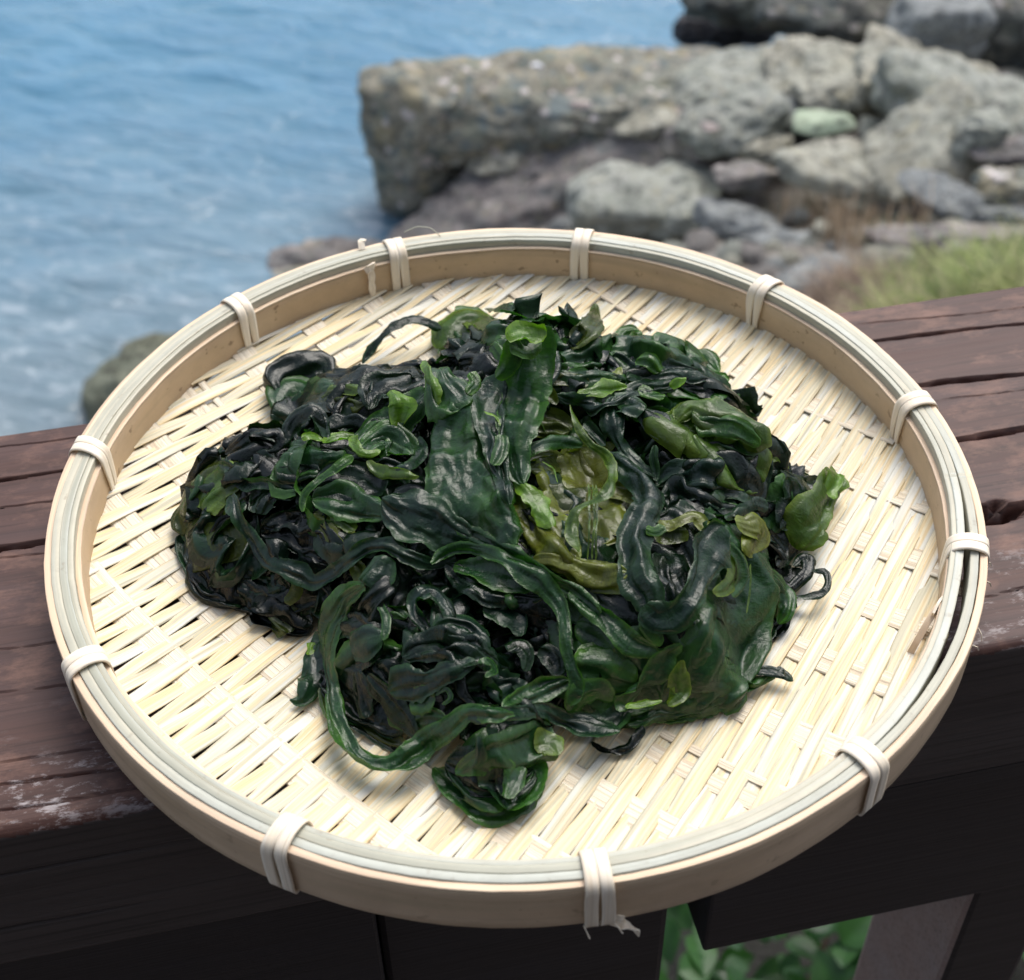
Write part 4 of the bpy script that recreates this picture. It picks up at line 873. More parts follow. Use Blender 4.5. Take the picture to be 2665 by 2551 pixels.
for ps, ws_, tn, ly, kw in (
    ([(1380, 950), (1400, 1080), (1395, 1200), (1365, 1330)], [110, 160, 200, 170], 'md', 5, dict(fold=.5, nf=1.6, cup=.3)),
    ([(1420, 1280), (1320, 1310), (1200, 1350), (1110, 1385)], [140, 170, 110, 50], 'md', 4, dict(fold=.45, nf=1.6, cup=.5)),
    ([(1090, 1090), (1120, 1190), (1180, 1280), (1260, 1340)], [100, 160, 190, 120], 'md', 6, dict(fold=.6, nf=1.8)),
    ([(1040, 1040), (1150, 1120), (1250, 1180), (1340, 1210)], [80, 130, 140, 90], 'dk', 5, dict(fold=.8)),
    ([(790, 1000), (940, 1070), (1080, 1130)], [100, 150, 100], 'dk', 5, dict(fold=.7)),
    ([(590, 890), (720, 950), (860, 1000)], [140, 180, 130], 'dk', 4, dict(fold=.7)),
    ([(425, 880), (405, 980), (425, 1080)], [75, 110, 95], 'do', 2.5, dict(fold=.5, cup=.6)),
    ([(545, 760), (670, 735), (810, 715)], [100, 110, 70], 'dk', 6, dict(fold=.5, nf=1.8, cup=.5)),
    ([(1290, 780), (1390, 820), (1440, 930)], [110, 160, 150], 'og', 6, dict(fold=.6, cup=.5)),
    ([(1300, 900), (1390, 900), (1460, 960)], [110, 150, 90], 'dk', 5, dict(fold=.9)),
    ([(870, 640), (960, 635), (1050, 680)], [90, 120, 80], 'md', 4, dict(fold=.6)),
    ([(1170, 670), (1280, 690), (1390, 740)], [90, 120, 70], 'md', 4, dict(fold=.7)),
    ([(1080, 870), (1110, 950), (1140, 1040)], [110, 140, 110], 'ol', 4, dict(fold=.6)),
    ([(640, 1190), (680, 1300), (780, 1390)], [100, 140, 70], 'dk', 3, dict(fold=.7)),
    ([(1490, 900), (1500, 990), (1480, 1060)], [80, 120, 70], 'dk', 3, dict(fold=.8)),
    ([(800, 850), (840, 930), (860, 1000)], [70, 90, 60], 'bk', 5, dict(fold=.7)),
    ([(620, 820), (700, 850), (800, 860)], [80, 110, 80], 'dk', 5, dict(fold=.9)),
    ([(1220, 1000), (1300, 1080), (1340, 1180)], [100, 140, 100], 'dk', 5, dict(fold=.7)),
    ([(880, 1440), (925, 1490), (945, 1535)], [110, 130, 50], 'md', 2, dict(fold=.6, cup=.5))):
    F('G', ps, ws_, tn, ly, **kw)
# --- fronds traced from the photograph (crop-local pixels, back to front)
F('B', [(335, 215), (450, 215), (560, 260), (640, 330), (720, 400)], [16, 80, 95, 90, 60], 'md', 2, lift=[9, 9, 7, 4, 2], drape=.2, curl=.9)
F('B', [(650, 270), (720, 310), (745, 380)], [50, 70, 40], 'dk', 3, lift=[3, 3, 1], drape=.7, fold=1.)
F('B', [(935, 190), (930, 280), (880, 350), (800, 410)], [26, 95, 130, 100], 'do', 2, lift=[12, 9, 5, 2], drape=.2, curl=1.)
F('B', [(720, 480), (850, 470), (980, 430), (1090, 370), (1190, 350)], [110, 120, 130, 120, 60], 'md', 4, fold=1., ruf=.001)
F('B', [(90, 440), (150, 350), (270, 270), (400, 310)], [90, 170, 120, 70], 'og', 2, lift=[1, 4, 6, 4], drape=.4, fold=.4)
F('B', [(110, 470), (210, 420), (330, 380), (450, 360)], [120, 190, 180, 120], 'dk', 4, fold=.7)
F('B', [(200, 500), (300, 510), (400, 560)], [160, 170, 100], 'bk', 4, fold=1.)
F('B', [(1190, 420), (1300, 440), (1420, 450), (1540, 500), (1610, 560)], [80, 160, 170, 120, 30], 'gr', 4, fold=.5, cup=.5)
F('B', [(1020, 480), (1100, 520), (1180, 600)], [60, 90, 60], 'bl', 5)
F('B', [(1110, 590), (1280, 560), (1430, 560), (1560, 590), (1650, 650)], [70, 110, 100, 90, 50], 'bl', 6, fold=.9, ruf=.001)
F('B', [(1160, 500), (1230, 500), (1290, 560)], [40, 90, 50], 'gr', 6, lift=[2, 3, 1])
F('B', [(1400, 640), (1520, 640), (1640, 680), (1720, 760)], [90, 130, 130, 60], 'dk', 5, fold=1.)
F('B', [(700, 560), (830, 570), (960, 580), (1080, 600)], [60, 90, 90, 50], 'md', 6, fold=1., ruf=.001)
F('B', [(690, 610), (800, 600), (900, 620)], [50, 70, 40], 'do', 6, fold=.8)
F('B', [(840, 680), (950, 655), (1050, 640), (1110, 640)], [24, 60, 60, 14], 'yg', 8, fold=.4)
F('B', [(1040, 550), (1085, 555)], [40, 40], 'ol', 8, fold=.3)
F('B', [(720, 690), (860, 720), (980, 730), (1080, 680), (1220, 650), (1330, 640), (1420, 600)], [50, 90, 120, 90, 80, 70, 40], 'bl', 8, fold=1., ruf=.0015)
F('B', [(1170, 650), (1240, 680), (1310, 700)], [40, 70, 40], 'gr', 9, ruf=.001)
F('B', [(1340, 640), (1385, 610), (1430, 600)], [30, 60, 20], 'yg', 9, lift=[1, 3, 4])
F('B', [(1050, 740), (1120, 740), (1200, 770)], [90, 130, 60], 'bl', 9, fold=.4)
F('B', [(1040, 690), (1030, 800), (1050, 900), (1120, 1010), (1210, 1090), (1265, 1130)], [60, 110, 80, 60, 50, 36], 'bl', 8, fold=.9)
F('B', [(1200, 760), (1290, 830), (1330, 900)], [90, 110, 60], 'dk', 7)
F('B', [(880, 840), (930, 890), (990, 960)], [50, 60, 30], 'bl', 8)
# right hand bulge
F('B', [(1380, 830), (1450, 740), (1560, 760), (1680, 800), (1790, 880), (1830, 990)], [60, 130, 170, 190, 170, 100], 'og', 7, fold=.6, nf=3, cup=.6, ruf=.001, lift=[0, 3, 5, 4, 3, 0])
F('B', [(1480, 850), (1600, 850), (1730, 880), (1830, 960)], [110, 110, 100, 60], 'gr', 9, fold=.6, cup=.6, lift=[2, 4, 4, 1])
F('B', [(1420, 900), (1560, 960), (1700, 980), (1820, 1020)], [90, 150, 160, 100], 'md', 6, fold=1.)
F('B', [(1560, 1040), (1680, 1070), (1790, 1110), (1850, 1160)], [60, 170, 230, 200], 'og', 7, fold=.8, nf=4, cup=.7)
F('B', [(1270, 1180), (1330, 1120), (1480, 1120), (1620, 1160), (1760, 1230), (1850, 1260)], [40, 90, 120, 130, 110, 60], 'bl', 7, fold=1.2, ruf=.001)
F('B', [(1260, 960), (1250, 1040), (1270, 1110), (1260, 1150)], [30, 50, 40, 20], 'bl', 8)
F('B', [(1480, 1030), (1580, 1010), (1700, 1080)], [60, 130, 80], 'bk', 8, fold=.8)
F('B', [(1290, 1230), (1450, 1250), (1620, 1290), (1740, 1330)], [70, 130, 120, 70], 'dk', 6, fold=1.2)
# far right fronds
F('F', [(480, 120), (540, 210), (520, 330), (470, 420)], [120, 240, 220, 130], 'md', 4, fold=.5, cup=.5)
F('F', [(880, 90), (800, 200), (730, 320), (660, 430), (600, 510)], [110, 170, 230, 260, 150], 'og', 5, fold=.35, cup=.5, lift=[2, 4, 5, 4, 1], drape=.8)
F('F', [(860, 70), (850, 130), (790, 190)], [90, 110, 90], 'yg', 7, fold=.3, lift=[3, 4, 3])
F('F', [(560, 100), (600, 220), (560, 330), (520, 400)], [80, 110, 120, 80], 'dk', 7, fold=.8)
F('F', [(200, 340), (300, 290), (380, 250), (450, 280)], [30, 80, 90, 60], 'bl', 8, fold=.6, curl=1.)
F('F', [(380, 420), (470, 470), (540, 560), (500, 620)], [80, 110, 90, 50], 'bk', 6, fold=1.1)
F('F', [(600, 620), (680, 570), (690, 650), (620, 720), (570, 790), (660, 800), (760, 780), (810, 710), (790, 650), (710, 650)], [60, 90, 80, 70, 50, 46, 44, 40, 34, 26], 'dk', 3, fold=.5, lift=[2, 3, 3, 2, 1, 2, 3, 4, 4, 3], drape=.4, curl=.9)
F('F', [(380, 700), (470, 680), (550, 770), (560, 880), (510, 960)], [60, 100, 100, 90, 50], 'md', 5, fold=.7, lift=[2, 4, 4, 3, 0], drape=.6)
F('F', [(400, 860), (460, 800), (530, 860), (500, 930)], [40, 70, 70, 30], 'do', 4, fold=.8)
F('F', [(320, 1110), (400, 1080), (460, 1020), (480, 970)], [50, 80, 80, 50], 'dk', 3, fold=1.)
F('F', [(390, 1060), (430, 1010), (440, 950)], [20, 40, 26], 'yg', 5, fold=.4)
F('F', [(330, 1250), (410, 1235), (490, 1240), (560, 1270), (597, 1300)], [30, 52, 66, 50, 14], 'dk', 1.5, fold=.4, lift=[3, 4, 3, 2, 1], drape=.4)
F('F', [(505, 1215), (540, 1240), (560, 1270)], [16, 30, 14], 'dk', 3.5, lift=[3, 3, 1], fold=.2)
# upper left rolls
F('A', [(1135, 515), (1180, 430), (1260, 340), (1350, 285), (1430, 275), (1560, 325)], [26, 44, 56, 46, 42, 44], 'dk', 1, fold=.4, lift=[2, 5, 9, 11, 11, 6], drape=0.)
F('A', [(700, 690), (760, 620), (880, 570), (1050, 570), (1250, 560), (1460, 520)], [230, 220, 190, 130, 100, 60], 'dk', 5, fold=.9, nf=3, curl=1., cup=.3)
F('A', [(700, 790), (720, 690), (830, 650), (960, 640), (1100, 600)], [80, 190, 180, 110, 60], 'md', 6, fold=.6, cup=.6)
F('A', [(910, 720), (990, 690), (1090, 690), (1160, 720)], [80, 170, 170, 110], 'do', 6, fold=.8, nf=3, cup=.7)
F('A', [(940, 660), (1030, 645), (1120, 660)], [50, 70, 50], 'og', 8, fold=.5, cup=.5)
F('A', [(1170, 760), (1180, 660), (1290, 620), (1400, 630), (1480, 600)], [60, 120, 140, 110, 50], 'dk', 8, fold=.9, nf=3)
F('A', [(1200, 640), (1320, 560), (1460, 520)], [60, 100, 60], 'bk', 7, fold=.8)
F('A', [(700, 960), (735, 870), (800, 790), (870, 760), (920, 830), (935, 930)], [50, 66, 76, 80, 66, 30], 'dk', 5, fold=.6, lift=[1, 4, 7, 9, 7, 3], drape=.3, curl=1.)
F('A', [(865, 740), (910, 820), (935, 920)], [40, 70, 40], 'bl', 8, fold=.4, lift=[5, 4, 1])
F('A', [(385, 1000), (450, 940), (530, 890), (610, 880), (670, 890), (680, 950), (620, 990)], [36, 60, 66, 56, 50, 50, 40], 'bk', 1.5, fold=.8, lift=[2, 4, 6, 7, 7, 5, 3], drape=.3, ruf=.001)
F('A', [(540, 1000), (600, 1020), (650, 1090)], [60, 110, 80], 'bl', 3, fold=.7)
F('A', [(1000, 880), (1080, 830), (1150, 850)], [60, 80, 50], 'bl', 6, fold=.7)
F('A', [(800, 925), (870, 910), (915, 940)], [26, 50, 20], 'yg', 9, fold=.3)
F('A', [(920, 945), (990, 920), (1090, 910)], [18, 50, 20], 'yg', 9, fold=.3)
F('A', [(690, 1040), (830, 1010), (950, 1030), (1060, 1030)], [190, 200, 140, 90], 'md', 7, fold=.8, nf=3)
F('A', [(670, 1100), (780, 1090), (900, 1100)], [80, 110, 80], 'dk', 7, fold=.8)
F('A', [(430, 1060), (330, 1120), (240, 1220), (190, 1330), (180, 1430)], [100, 175, 200, 180, 100], 'do', 2.5, fold=.6, cup=.8, nf=2.5)
F('A', [(450, 1090), (350, 1180), (260, 1310)], [110, 170, 130], 'og', 4.5, fold=.5, cup=.5)
F('A', [(355, 1060), (400, 1070), (450, 1120), (510, 1165), (600, 1160), (700, 1190), (810, 1190)], [50, 66, 70, 64, 66, 60, 44], 'bl', 6, fold=.8, ruf=.0015)
F('A', [(560, 1330), (600, 1220), (680, 1180), (780, 1230)], [90, 130, 130, 70], 'dk', 5, fold=1.1, nf=3)
F('A', [(420, 1230), (440, 1310), (500, 1270)], [50, 80, 50], 'bl', 6, ruf=.001)
# olive bits at left
F('A', [(870, 1330), (960, 1390), (1030, 1470), (1080, 1540)], [70, 110, 120, 90], 'ol', 6, fold=.6)
F('A', [(960, 1340), (1040, 1370), (1090, 1420)], [50, 90, 50], 'og', 6, fold=.5)
F('A', [(1080, 1580), (1120, 1650), (1140, 1720)], [60, 90, 60], 'do', 5, fold=.6)
F('A', [(580, 1440), (700, 1430), (850, 1450), (1000, 1560)], [110, 180, 190, 110], 'bk', 5, fold=1.3, nf=5)
# centre left leaves
F('A', [(1290, 660), (1340, 730), (1330, 800), (1330, 870)], [40, 110, 90, 50], 'yg', 9, fold=.4, lift=[3, 4, 2, 0])
F('A', [(1490, 680), (1400, 760), (1340, 830), (1220, 880), (1090, 960)], [90, 150, 160, 160, 60], 'md', 9, fold=.8)
F('A', [(1330, 880), (1340, 940), (1400, 1000)], [70, 130, 60], 'gr', 9, fold=.6)
F('A', [(1095, 900), (1090, 960), (1130, 1000), (1230, 990)], [50, 60, 46, 30], 'yg', 11, fold=.3, ruf=.001)
F('A', [(1110, 1000), (1220, 940), (1330, 960), (1400, 1010)], [60, 150, 160, 70], 'md', 10, fold=.8, nf=3)
F('A', [(1080, 1020), (1000, 1070), (920, 1130), (840, 1190), (805, 1250), (810, 1320)], [50, 46, 40, 40, 34, 26], 'gr', 11, fold=.4, ruf=.0006)
F('A', [(1160, 1040), (1220, 1100), (1320, 1110), (1440, 1125)], [30, 66, 60, 20], 'og', 10, fold=.5, ruf=.0015)
F('A', [(1440, 910), (1455, 980), (1400, 1060), (1300, 1090)], [30, 60, 60, 40], 'bl', 10, fold=.5)
F('A', [(890, 1180), (1000, 1150), (1120, 1180), (1240, 1220)], [120, 210, 220, 120], 'dk', 8, fold=.7, nf=3)
F('A', [(860, 1250), (980, 1250), (1120, 1290), (1260, 1330)], [90, 150, 150, 90], 'md', 9, fold=.7)
F('A', [(1240, 1250), (1340, 1300), (1470, 1360), (1590, 1420), (1720, 1470)], [90, 220, 260, 230, 110], 'bl', 11, fold=.7, nf=3)
F('A', [(1300, 1220), (1400, 1210), (1540, 1260)], [50, 90, 60], 'bk', 9, fold=1.)
# olive sheets in the hollow
F('B', [(610, 840), (700, 850), (800, 880)], [120, 150, 90], 'do', 4, fold=.9)
F('B', [(830, 930), (860, 1040), (900, 1130), (1010, 1160)], [90, 240, 260, 120], 'ol', 3, fold=.7, nf=2.5, cup=.4)
F('B', [(620, 1200), (740, 1240), (860, 1230), (960, 1200)], [110, 160, 140, 80], 'do', 3, fold=.8)
F('B', [(555, 1010), (640, 960), (740, 940), (870, 950)], [60, 70, 80, 50], 'md', 8, fold=.6, lift=[1, 3, 3, 2], cup=.4)
F('B', [(560, 1070), (680, 1040), (760, 1080)], [120, 170, 90], 'do', 4, fold=.6)
F('B', [(940, 1300), (1030, 1330), (1110, 1420), (1000, 1500)], [160, 220, 200, 120], 'do', 1, fold=.7)
F('B', [(1010, 1200), (1080, 1220), (1180, 1260)], [70, 80, 70], 'ol', 7, fold=.7, cup=.5)
F('B', [(890, 1560), (1000, 1480), (1090, 1500)], [60, 110, 80], 'md', 3, fold=.6)
F('B', [(740, 1480), (780, 1400), (800, 1340)], [60, 80, 50], 'do', 3, fold=.6)
F('B', [(480, 1150), (530, 1240), (600, 1350), (680, 1430), (770, 1520), (850, 1580)], [100, 180, 230, 240, 190, 110], 'ol', 8, fold=.9, nf=3, cup=.5)
F('B', [(500, 1130), (560, 1210), (640, 1310), (700, 1400)], [50, 90, 110, 60], 'yg', 11, fold=.6, cup=.5, lift=[0, 1, 1, 0])
F('B', [(590, 1590), (700, 1590), (800, 1610), (900, 1650), (1000, 1670), (1110, 1650)], [50, 90, 120, 160, 160, 120], 'ol', 10, fold=.8, nf=3, cup=.8)
# big centre frond
F('B', [(320, 620), (270, 740), (235, 860), (220, 980), (230, 1100), (290, 1250), (390, 1390), (500, 1510)], [120, 240, 330, 330, 330, 370, 280, 110], 'md', 12, fold=.45, nf=2.4, cup=.35, curl=.7, ruf=.0008, crum=.0006)
F('B', [(80, 540), (110, 620), (170, 690), (210, 760)], [60, 190, 250, 150], 'md', 13, fold=.6, lift=[3, 3, 1, 0])
F('B', [(10, 500), (30, 590), (70, 690), (80, 740)], [40, 66, 90, 40], 'yg', 14, fold=.4, lift=[4, 3, 1, 0])
F('B', [(260, 560), (290, 620), (240, 680)], [50, 70, 40], 'gr', 15, lift=[3, 2, 0])
F('B', [(560, 325), (590, 400), (595, 540), (560, 690), (520, 820), (500, 950), (520, 1080), (545, 1180)], [230, 250, 210, 210, 200, 160, 120, 50], 'md', 12, fold=.5, nf=2., cup=.3, lift=[17, 15, 11, 8, 5, 3, 1, 0], drape=[0, 0, .2, .5, .8, 1], ruf=.0008)
F('B', [(470, 380), (490, 450), (460, 540), (400, 590)], [70, 110, 90, 50], 'gr', 14, fold=.6, lift=[15, 13, 9, 6], drape=.1, ruf=.001)
F('B', [(450, 370), (560, 345), (670, 350)], [60, 100, 70], 'yg', 14, fold=.4, lift=[17, 18, 17], drape=0, cup=-.4)
F('B', [(470, 400), (560, 420), (640, 400)], [80, 130, 70], 'gr', 13, fold=.4, lift=[15, 15, 15], drape=0)
F('B', [(430, 560), (380, 660), (360, 780), (380, 900), (400, 1020), (430, 1150), (470, 1280)], [120, 150, 140, 110, 100, 90, 50], 'bl', 16, fold=.9, nf=2., ruf=.0012)
F('B', [(430, 900), (420, 1000), (380, 1070)], [60, 90, 40], 'md', 18, fold=.6)
F('B', [(335, 780), (400, 805), (420, 850)], [8, 14, 8], 'yg', 18, fold=.2)
F('B', [(690, 440), (700, 540), (660, 640)], [70, 100, 50], 'dk', 10, fold=.7)
F('B', [(640, 640), (690, 680), (730, 735)], [40, 80, 20], 'do', 9, fold=.4)
# stalks
F('B', [(800, 740), (840, 850), (900, 940), (970, 990), (1020, 1060), (1030, 1150), (990, 1230), (900, 1275), (830, 1310), (805, 1400), (845, 1540)], [18, 36, 40, 44, 60, 62, 60, 50, 56, 76, 36], 'og', 11, fold=.5, lift=[0, 0, 1, 2, 3, 4, 4, 3, 3, 1, 0], drape=.5)
for x_ in (900, 925, 940):
    F('B', [(x_, 1170), (x_ + 5, 1300), (x_ + 2, 1440), (x_ - 5, 1580)], [14, 12, 10, 10], 'og', 8, fold=.1, lift=[1, 2, 2, 0], drape=.3)
F('B', [(650, 1050), (710, 1080), (730, 1160)], [6, 8, 6], 'yg', 9, fold=.1)
# bands
F('B', [(180, 1410), (330, 1470), (470, 1540), (600, 1600), (720, 1690), (840, 1770), (960, 1880)], [60, 90, 100, 80, 70, 80, 90], 'md', 11, fold=.9, ruf=.001)
F('D', [(880, 240), (960, 180), (1100, 160), (1250, 210), (1370, 280), (1480, 350), (1560, 440), (1600, 560), (1610, 680), (1640, 800), (1670, 920), (1620, 1010)], [50, 60, 66, 76, 96, 110, 90, 70, 62, 70, 80, 50], 'md', 13, fold=.7, ruf=.001)
F('A', [(430, 1220), (470, 1370), (560, 1500), (620, 1590), (710, 1620), (790, 1650), (860, 1700), (960, 1660), (1060, 1580), (1160, 1510), (1270, 1500), (1400, 1570), (1540, 1600), (1640, 1570)], [50, 76, 84, 80, 86, 100, 70, 76, 70, 66, 80, 76, 60, 40], 'bl', 9, fold=.8, ruf=.0012)
F('D', [(640, 205), (600, 290), (540, 370)], [90, 150, 120], 'bl', 10, fold=.6)
F('D', [(520, 370), (420, 420), (350, 530), (318, 660), (320, 800), (345, 950), (370, 1090), (430, 1230), (520, 1310), (630, 1340), (750, 1300), (870, 1210), (980, 1130), (1090, 1050), (1200, 1060), (1330, 1060)], [110, 110, 100, 80, 76, 84, 96, 106, 96, 90, 110, 120, 110, 90, 90, 80], 'md', 6, fold=.75, cup=.05, curl=.1, roll=[0, .5, .2, -.4, .3, .6, -.3, .4, 0, .3], lift=[4, 3, 3, 3, 2, 2, 2, 1, 1, 1, 2, 3, 4, 4, 5, 5])
F('D', [(1080, 1080), (1200, 1070), (1350, 1050), (1480, 1040), (1600, 1090), (1750, 1130), (1900, 1150)], [80, 80, 76, 80, 90, 110, 110], 'bl', 10, fold=.7, nf=2.5)
F('E', [(480, 1120), (560, 1130), (640, 1080), (700, 990)], [110, 110, 110, 60], 'bl', 8, fold=.7)
# right hand big sheets
F('E', [(1270, 200), (1230, 380), (1190, 540), (1160, 680), (1130, 800)], [120, 250, 290, 300, 240], 'md', 6, fold=.5, nf=2., cup=.4, crum=.0008)
F('E', [(900, 200), (930, 320), (1000, 420), (1060, 520)], [130, 240, 240, 120], 'dk', 6, fold=.9, nf=3)
F('E', [(1310, 770), (1230, 880), (1100, 960), (950, 1010), (800, 1060), (700, 1120)], [110, 320, 290, 230, 150, 60], 'md', 4, fold=.4, nf=2.4, cup=.7, crum=.0008)
F('E', [(880, 560), (960, 640), (1060, 700)], [120, 200, 120], 'md', 6, fold=.7)
F('E', [(400, 770), (500, 800), (620, 850), (740, 890)], [130, 230, 230, 120], 'gr', 8, fold=.5, cup=.5)
F('E', [(420, 560), (520, 600), (620, 690), (680, 780)], [120, 220, 230, 120], 'md', 7, fold=.6)
F('E', [(380, 400), (480, 480), (620, 590), (740, 690), (860, 720)], [70, 90, 100, 110, 60], 'md', 11, fold=.8, ruf=.001)
F('E', [(760, 560), (830, 620), (870, 690)], [40, 90, 50], 'md', 12, fold=.5)
F('E', [(380, 1060), (440, 960), (530, 930), (620, 980)], [60, 120, 110, 60], 'md', 9, fold=.5, cup=.4, lift=[1, 4, 4, 1])
F('E', [(990, 680), (900, 740), (850, 830), (780, 900), (700, 960), (640, 1040)], [50, 110, 120, 120, 110, 60], 'md', 11, fold=.8, ruf=.0015)
F('E', [(990, 770), (970, 860), (980, 950), (910, 1010)], [30, 90, 110, 40], 'og', 12, fold=.5, ruf=.0015, lift=[2, 2, 1, 0])
F('E', [(960, 900), (990, 940)], [60, 60], 'yg', 13.5, fold=.3)
F('E', [(680, 1020), (780, 1010), (880, 990)], [24, 50, 20], 'yg', 12.5, fold=.4, ruf=.001)
F('B', [(1000, 1000), (1100, 1070), (1190, 1150), (1230, 1240), (1190, 1350), (1150, 1450), (1150, 1560), (1170, 1680), (1220, 1780), (1240, 1880)], [60, 100, 125, 135, 145, 155, 150, 160, 160, 120], 'bl', 12, fold=.75, cup=0., nf=1.6)
F('E', [(790, 470), (860, 540), (960, 520), (1030, 440), (1080, 340), (1120, 230), (1170, 110), (1230, 60)], [130, 150, 150, 125, 120, 150, 200, 150], 'bl', 13, fold=.6, nf=2., ruf=.001, lift=[0, 0, 0, 0, 1, 2, 3, 3])
F('E', [(1290, 190), (1290, 280), (1240, 370), (1160, 400)], [60, 110, 90, 40], 'og', 12, fold=.5, lift=[2, 2, 1, 0])
F('E', [(1240, 140), (1310, 230), (1320, 330), (1260, 420)], [50, 60, 60, 40], 'md', 13, fold=.5, lift=[2, 3, 2, 0])
F('B', [(1260, 1350), (1330, 1400), (1420, 1360), (1480, 1340), (1530, 1400), (1620, 1390)], [40, 60, 56, 50, 60, 40], 'ol', 9, fold=.6, ruf=.0015)
F('B', [(1250, 1430), (1340, 1450), (1440, 1430)], [70, 90, 60], 'do', 7, fold=.8)
F('B', [(1210, 1410), (1260, 1430), (1310, 1400)], [40, 50, 60], 'gr', 13, fold=.4)
F('B', [(1700, 1370), (1780, 1400), (1830, 1400), (1790, 1480), (1760, 1560)], [60, 120, 130, 120, 70], 'ol', 10, fold=.5, nf=3, cup=.3, lift=[1, 3, 3, 1, 0])
F('B', [(1790, 1540), (1810, 1600)], [60, 60], 'og', 7, fold=.3)
F('B', [(1780, 1600), (1775, 1730), (1755, 1870)], [10, 9, 8], 'og', 13, fold=.1)
# hollow lower left: leaves inside the ring
F('D', [(360, 600), (470, 560), (560, 620), (560, 740), (470, 800)], [90, 150, 130, 90, 50], 'dk', 6, fold=1., nf=3)
F('D', [(440, 700), (540, 660), (620, 640)], [120, 170, 60], 'bl', 9, fold=.3)
F('D', [(600, 460), (640, 560), (620, 660)], [40, 50, 36], 'md', 9, fold=.4, ruf=.001)
F('D', [(640, 500), (700, 510), (750, 540)], [40, 70, 30], 'md', 7)
F('D', [(870, 640), (810, 540), (790, 440), (870, 400), (950, 470), (1000, 560)], [40, 70, 70, 60, 70, 60], 'bl', 7, fold=1.1, nf=3, lift=[0, 2, 3, 3, 2, 0])
F('D', [(890, 600), (1000, 590), (1110, 640), (1200, 700)], [110, 180, 160, 80], 'bl', 8, fold=.8, nf=4)
F('D', [(720, 750), (830, 700), (960, 690), (1090, 720), (1240, 790)], [60, 150, 130, 150, 60], 'dk', 9, fold=1.1, nf=4, ruf=.001)
F('D', [(650, 940), (740, 900), (860, 880), (980, 830), (1120, 770)], [90, 180, 130, 110, 60], 'bl', 10, fold=.6, nf=2.5, rag=.3)
F('D', [(760, 1000), (830, 980), (900, 990)], [90, 130, 80], 'md', 9, fold=.6, rag=.3)
F('D', [(900, 960), (960, 920), (985, 980), (940, 1010)], [16, 26, 26, 16], 'md', 9, fold=.2)
F('D', [(1130, 780), (1210, 780), (1230, 830), (1170, 860)], [30, 40, 36, 20], 'md', 9, fold=.4, lift=[1, 2, 2, 1])
F('D', [(1160, 480), (1260, 500), (1350, 560), (1360, 640)], [90, 130, 100, 50], 'bl', 7, fold=.8)
F('D', [(1300, 720), (1350, 680), (1400, 740), (1390, 830)], [50, 80, 80, 40], 'dk', 8, fold=1.)
F('D', [(1270, 1030), (1380, 970), (1500, 920), (1630, 880)], [60, 100, 110, 50], 'md', 9, fold=.9, ruf=.001)
F('D', [(1470, 700), (1540, 760), (1570, 850)], [70, 100, 60], 'dk', 7, fold=1.2)
F('D', [(960, 250), (1060, 330), (1200, 400), (1350, 420), (1480, 430)], [60, 110, 130, 110, 50], 'dk', 9, fold=.9)
F('D', [(1000, 260), (1150, 290), (1320, 330), (1430, 380)], [60, 120, 130, 60], 'md', 10, fold=.8)
# lower left flaps and edge
F('D', [(290, 620), (240, 720), (255, 830), (220, 930), (160, 990), (110, 985)], [60, 80, 130, 110, 50, 10], 'bl', 1.5, fold=.6, lift=[3, 3, 2, 2, 1, 1], drape=.6)
F('D', [(230, 670), (215, 740)], [40, 30], 'yg', 4.5, fold=.3)
F('D', [(370, 860), (480, 930), (560, 1030)], [130, 200, 130], 'dk', 5, fold=.7, nf=4)
F('D', [(480, 830), (500, 950), (530, 1080)], [50, 90, 70], 'dk', 7, fold=.7)
F('D', [(530, 850), (630, 960), (720, 1080), (800, 1190)], [60, 110, 110, 40], 'dk', 7, fold=.8, nf=3)
F('D', [(400, 1040), (500, 1110), (620, 1180), (750, 1240)], [40, 70, 80, 40], 'do', 1.5, fold=.4, cup=.5)
F('D', [(640, 1080), (760, 1110), (880, 1080), (960, 1090)], [70, 110, 100, 50], 'md', 6, fold=.8)
F('D', [(280, 920), (300, 1010), (330, 1090)], [30, 50, 30], 'og', 2.5, fold=.3)
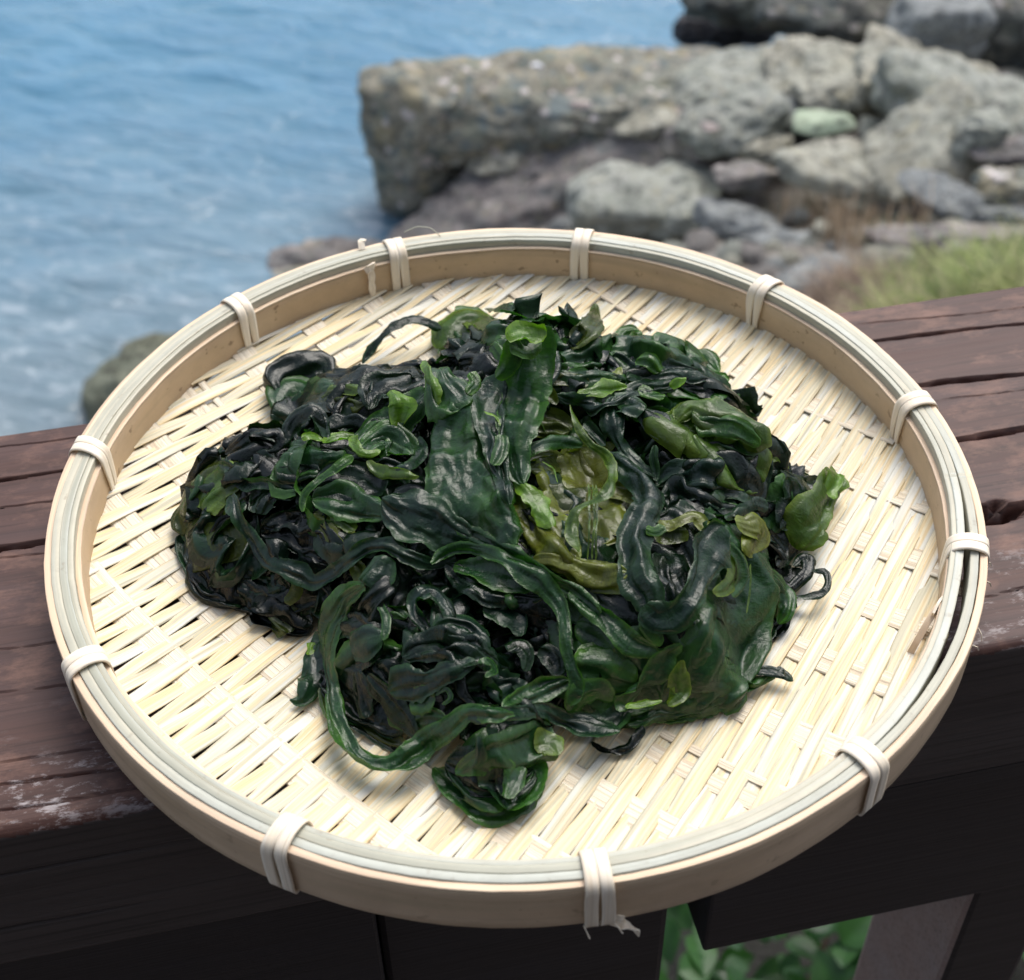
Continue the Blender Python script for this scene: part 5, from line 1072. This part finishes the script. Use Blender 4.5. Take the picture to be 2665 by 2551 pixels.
F('D', [(20, 500), (70, 570), (110, 620)], [110, 150, 110], 'do', 2, fold=.7, nf=3, cup=.8)
F('D', [(160, 340), (140, 420), (90, 460)], [50, 70, 40], 'do', 6, fold=.4)
# bottom pouch
F('D', [(890, 1350), (960, 1430), (1060, 1520), (1180, 1590), (1320, 1560), (1430, 1450), (1480, 1340)], [60, 95, 120, 110, 120, 110, 70], 'md', 2, fold=.5, cup=.6, curl=.6, crum=.0005)
F('D', [(960, 1330), (1080, 1390), (1200, 1450), (1330, 1420), (1430, 1360)], [120, 240, 260, 240, 100], 'dk', 6, fold=1., nf=3)
F('D', [(1260, 1310), (1290, 1400), (1310, 1540)], [70, 110, 40], 'dk', 9, fold=.7)
F('D', [(980, 1320), (1080, 1430), (1180, 1510), (1270, 1580)], [110, 170, 150, 60], 'md', 5, fold=.6, nf=2.5)
F('D', [(1430, 1300), (1420, 1400), (1360, 1500), (1290, 1580)], [110, 160, 150, 60], 'md', 6, fold=.6, nf=2.5)
F('D', [(1180, 1300), (1240, 1400), (1270, 1490), (1290, 1570)], [130, 170, 130, 40], 'bl', 8, fold=.9, nf=2.5)
F('D', [(1360, 1340), (1330, 1430), (1290, 1520)], [90, 110, 40], 'md', 10, fold=.6)
F('D', [(1010, 1380), (1090, 1330), (1180, 1290), (1320, 1260), (1450, 1230), (1570, 1210)], [50, 100, 150, 200, 220, 140], 'md', 9, fold=.6, nf=2.5, ruf=.001)
F('D', [(1440, 1230), (1530, 1230), (1560, 1280)], [80, 130, 50], 'og', 10.5, fold=.5)
F('D', [(1130, 1180), (1150, 1270), (1130, 1350)], [20, 70, 40], 'bl', 12, fold=.5)
F('E', [(500, 1210), (550, 1250), (640, 1262), (710, 1235), (750, 1180), (770, 1130)], [20, 34, 38, 44, 50, 50], 'bk', .8, fold=.4, lift=[0, 1, 1, 2, 3, 4], drape=.3)
for k_, o_ in enumerate([o for o in bpy.data.objects if o.parent == heap and o.name.startswith('frond')]): pass
print('fronds', fid[0], k_)
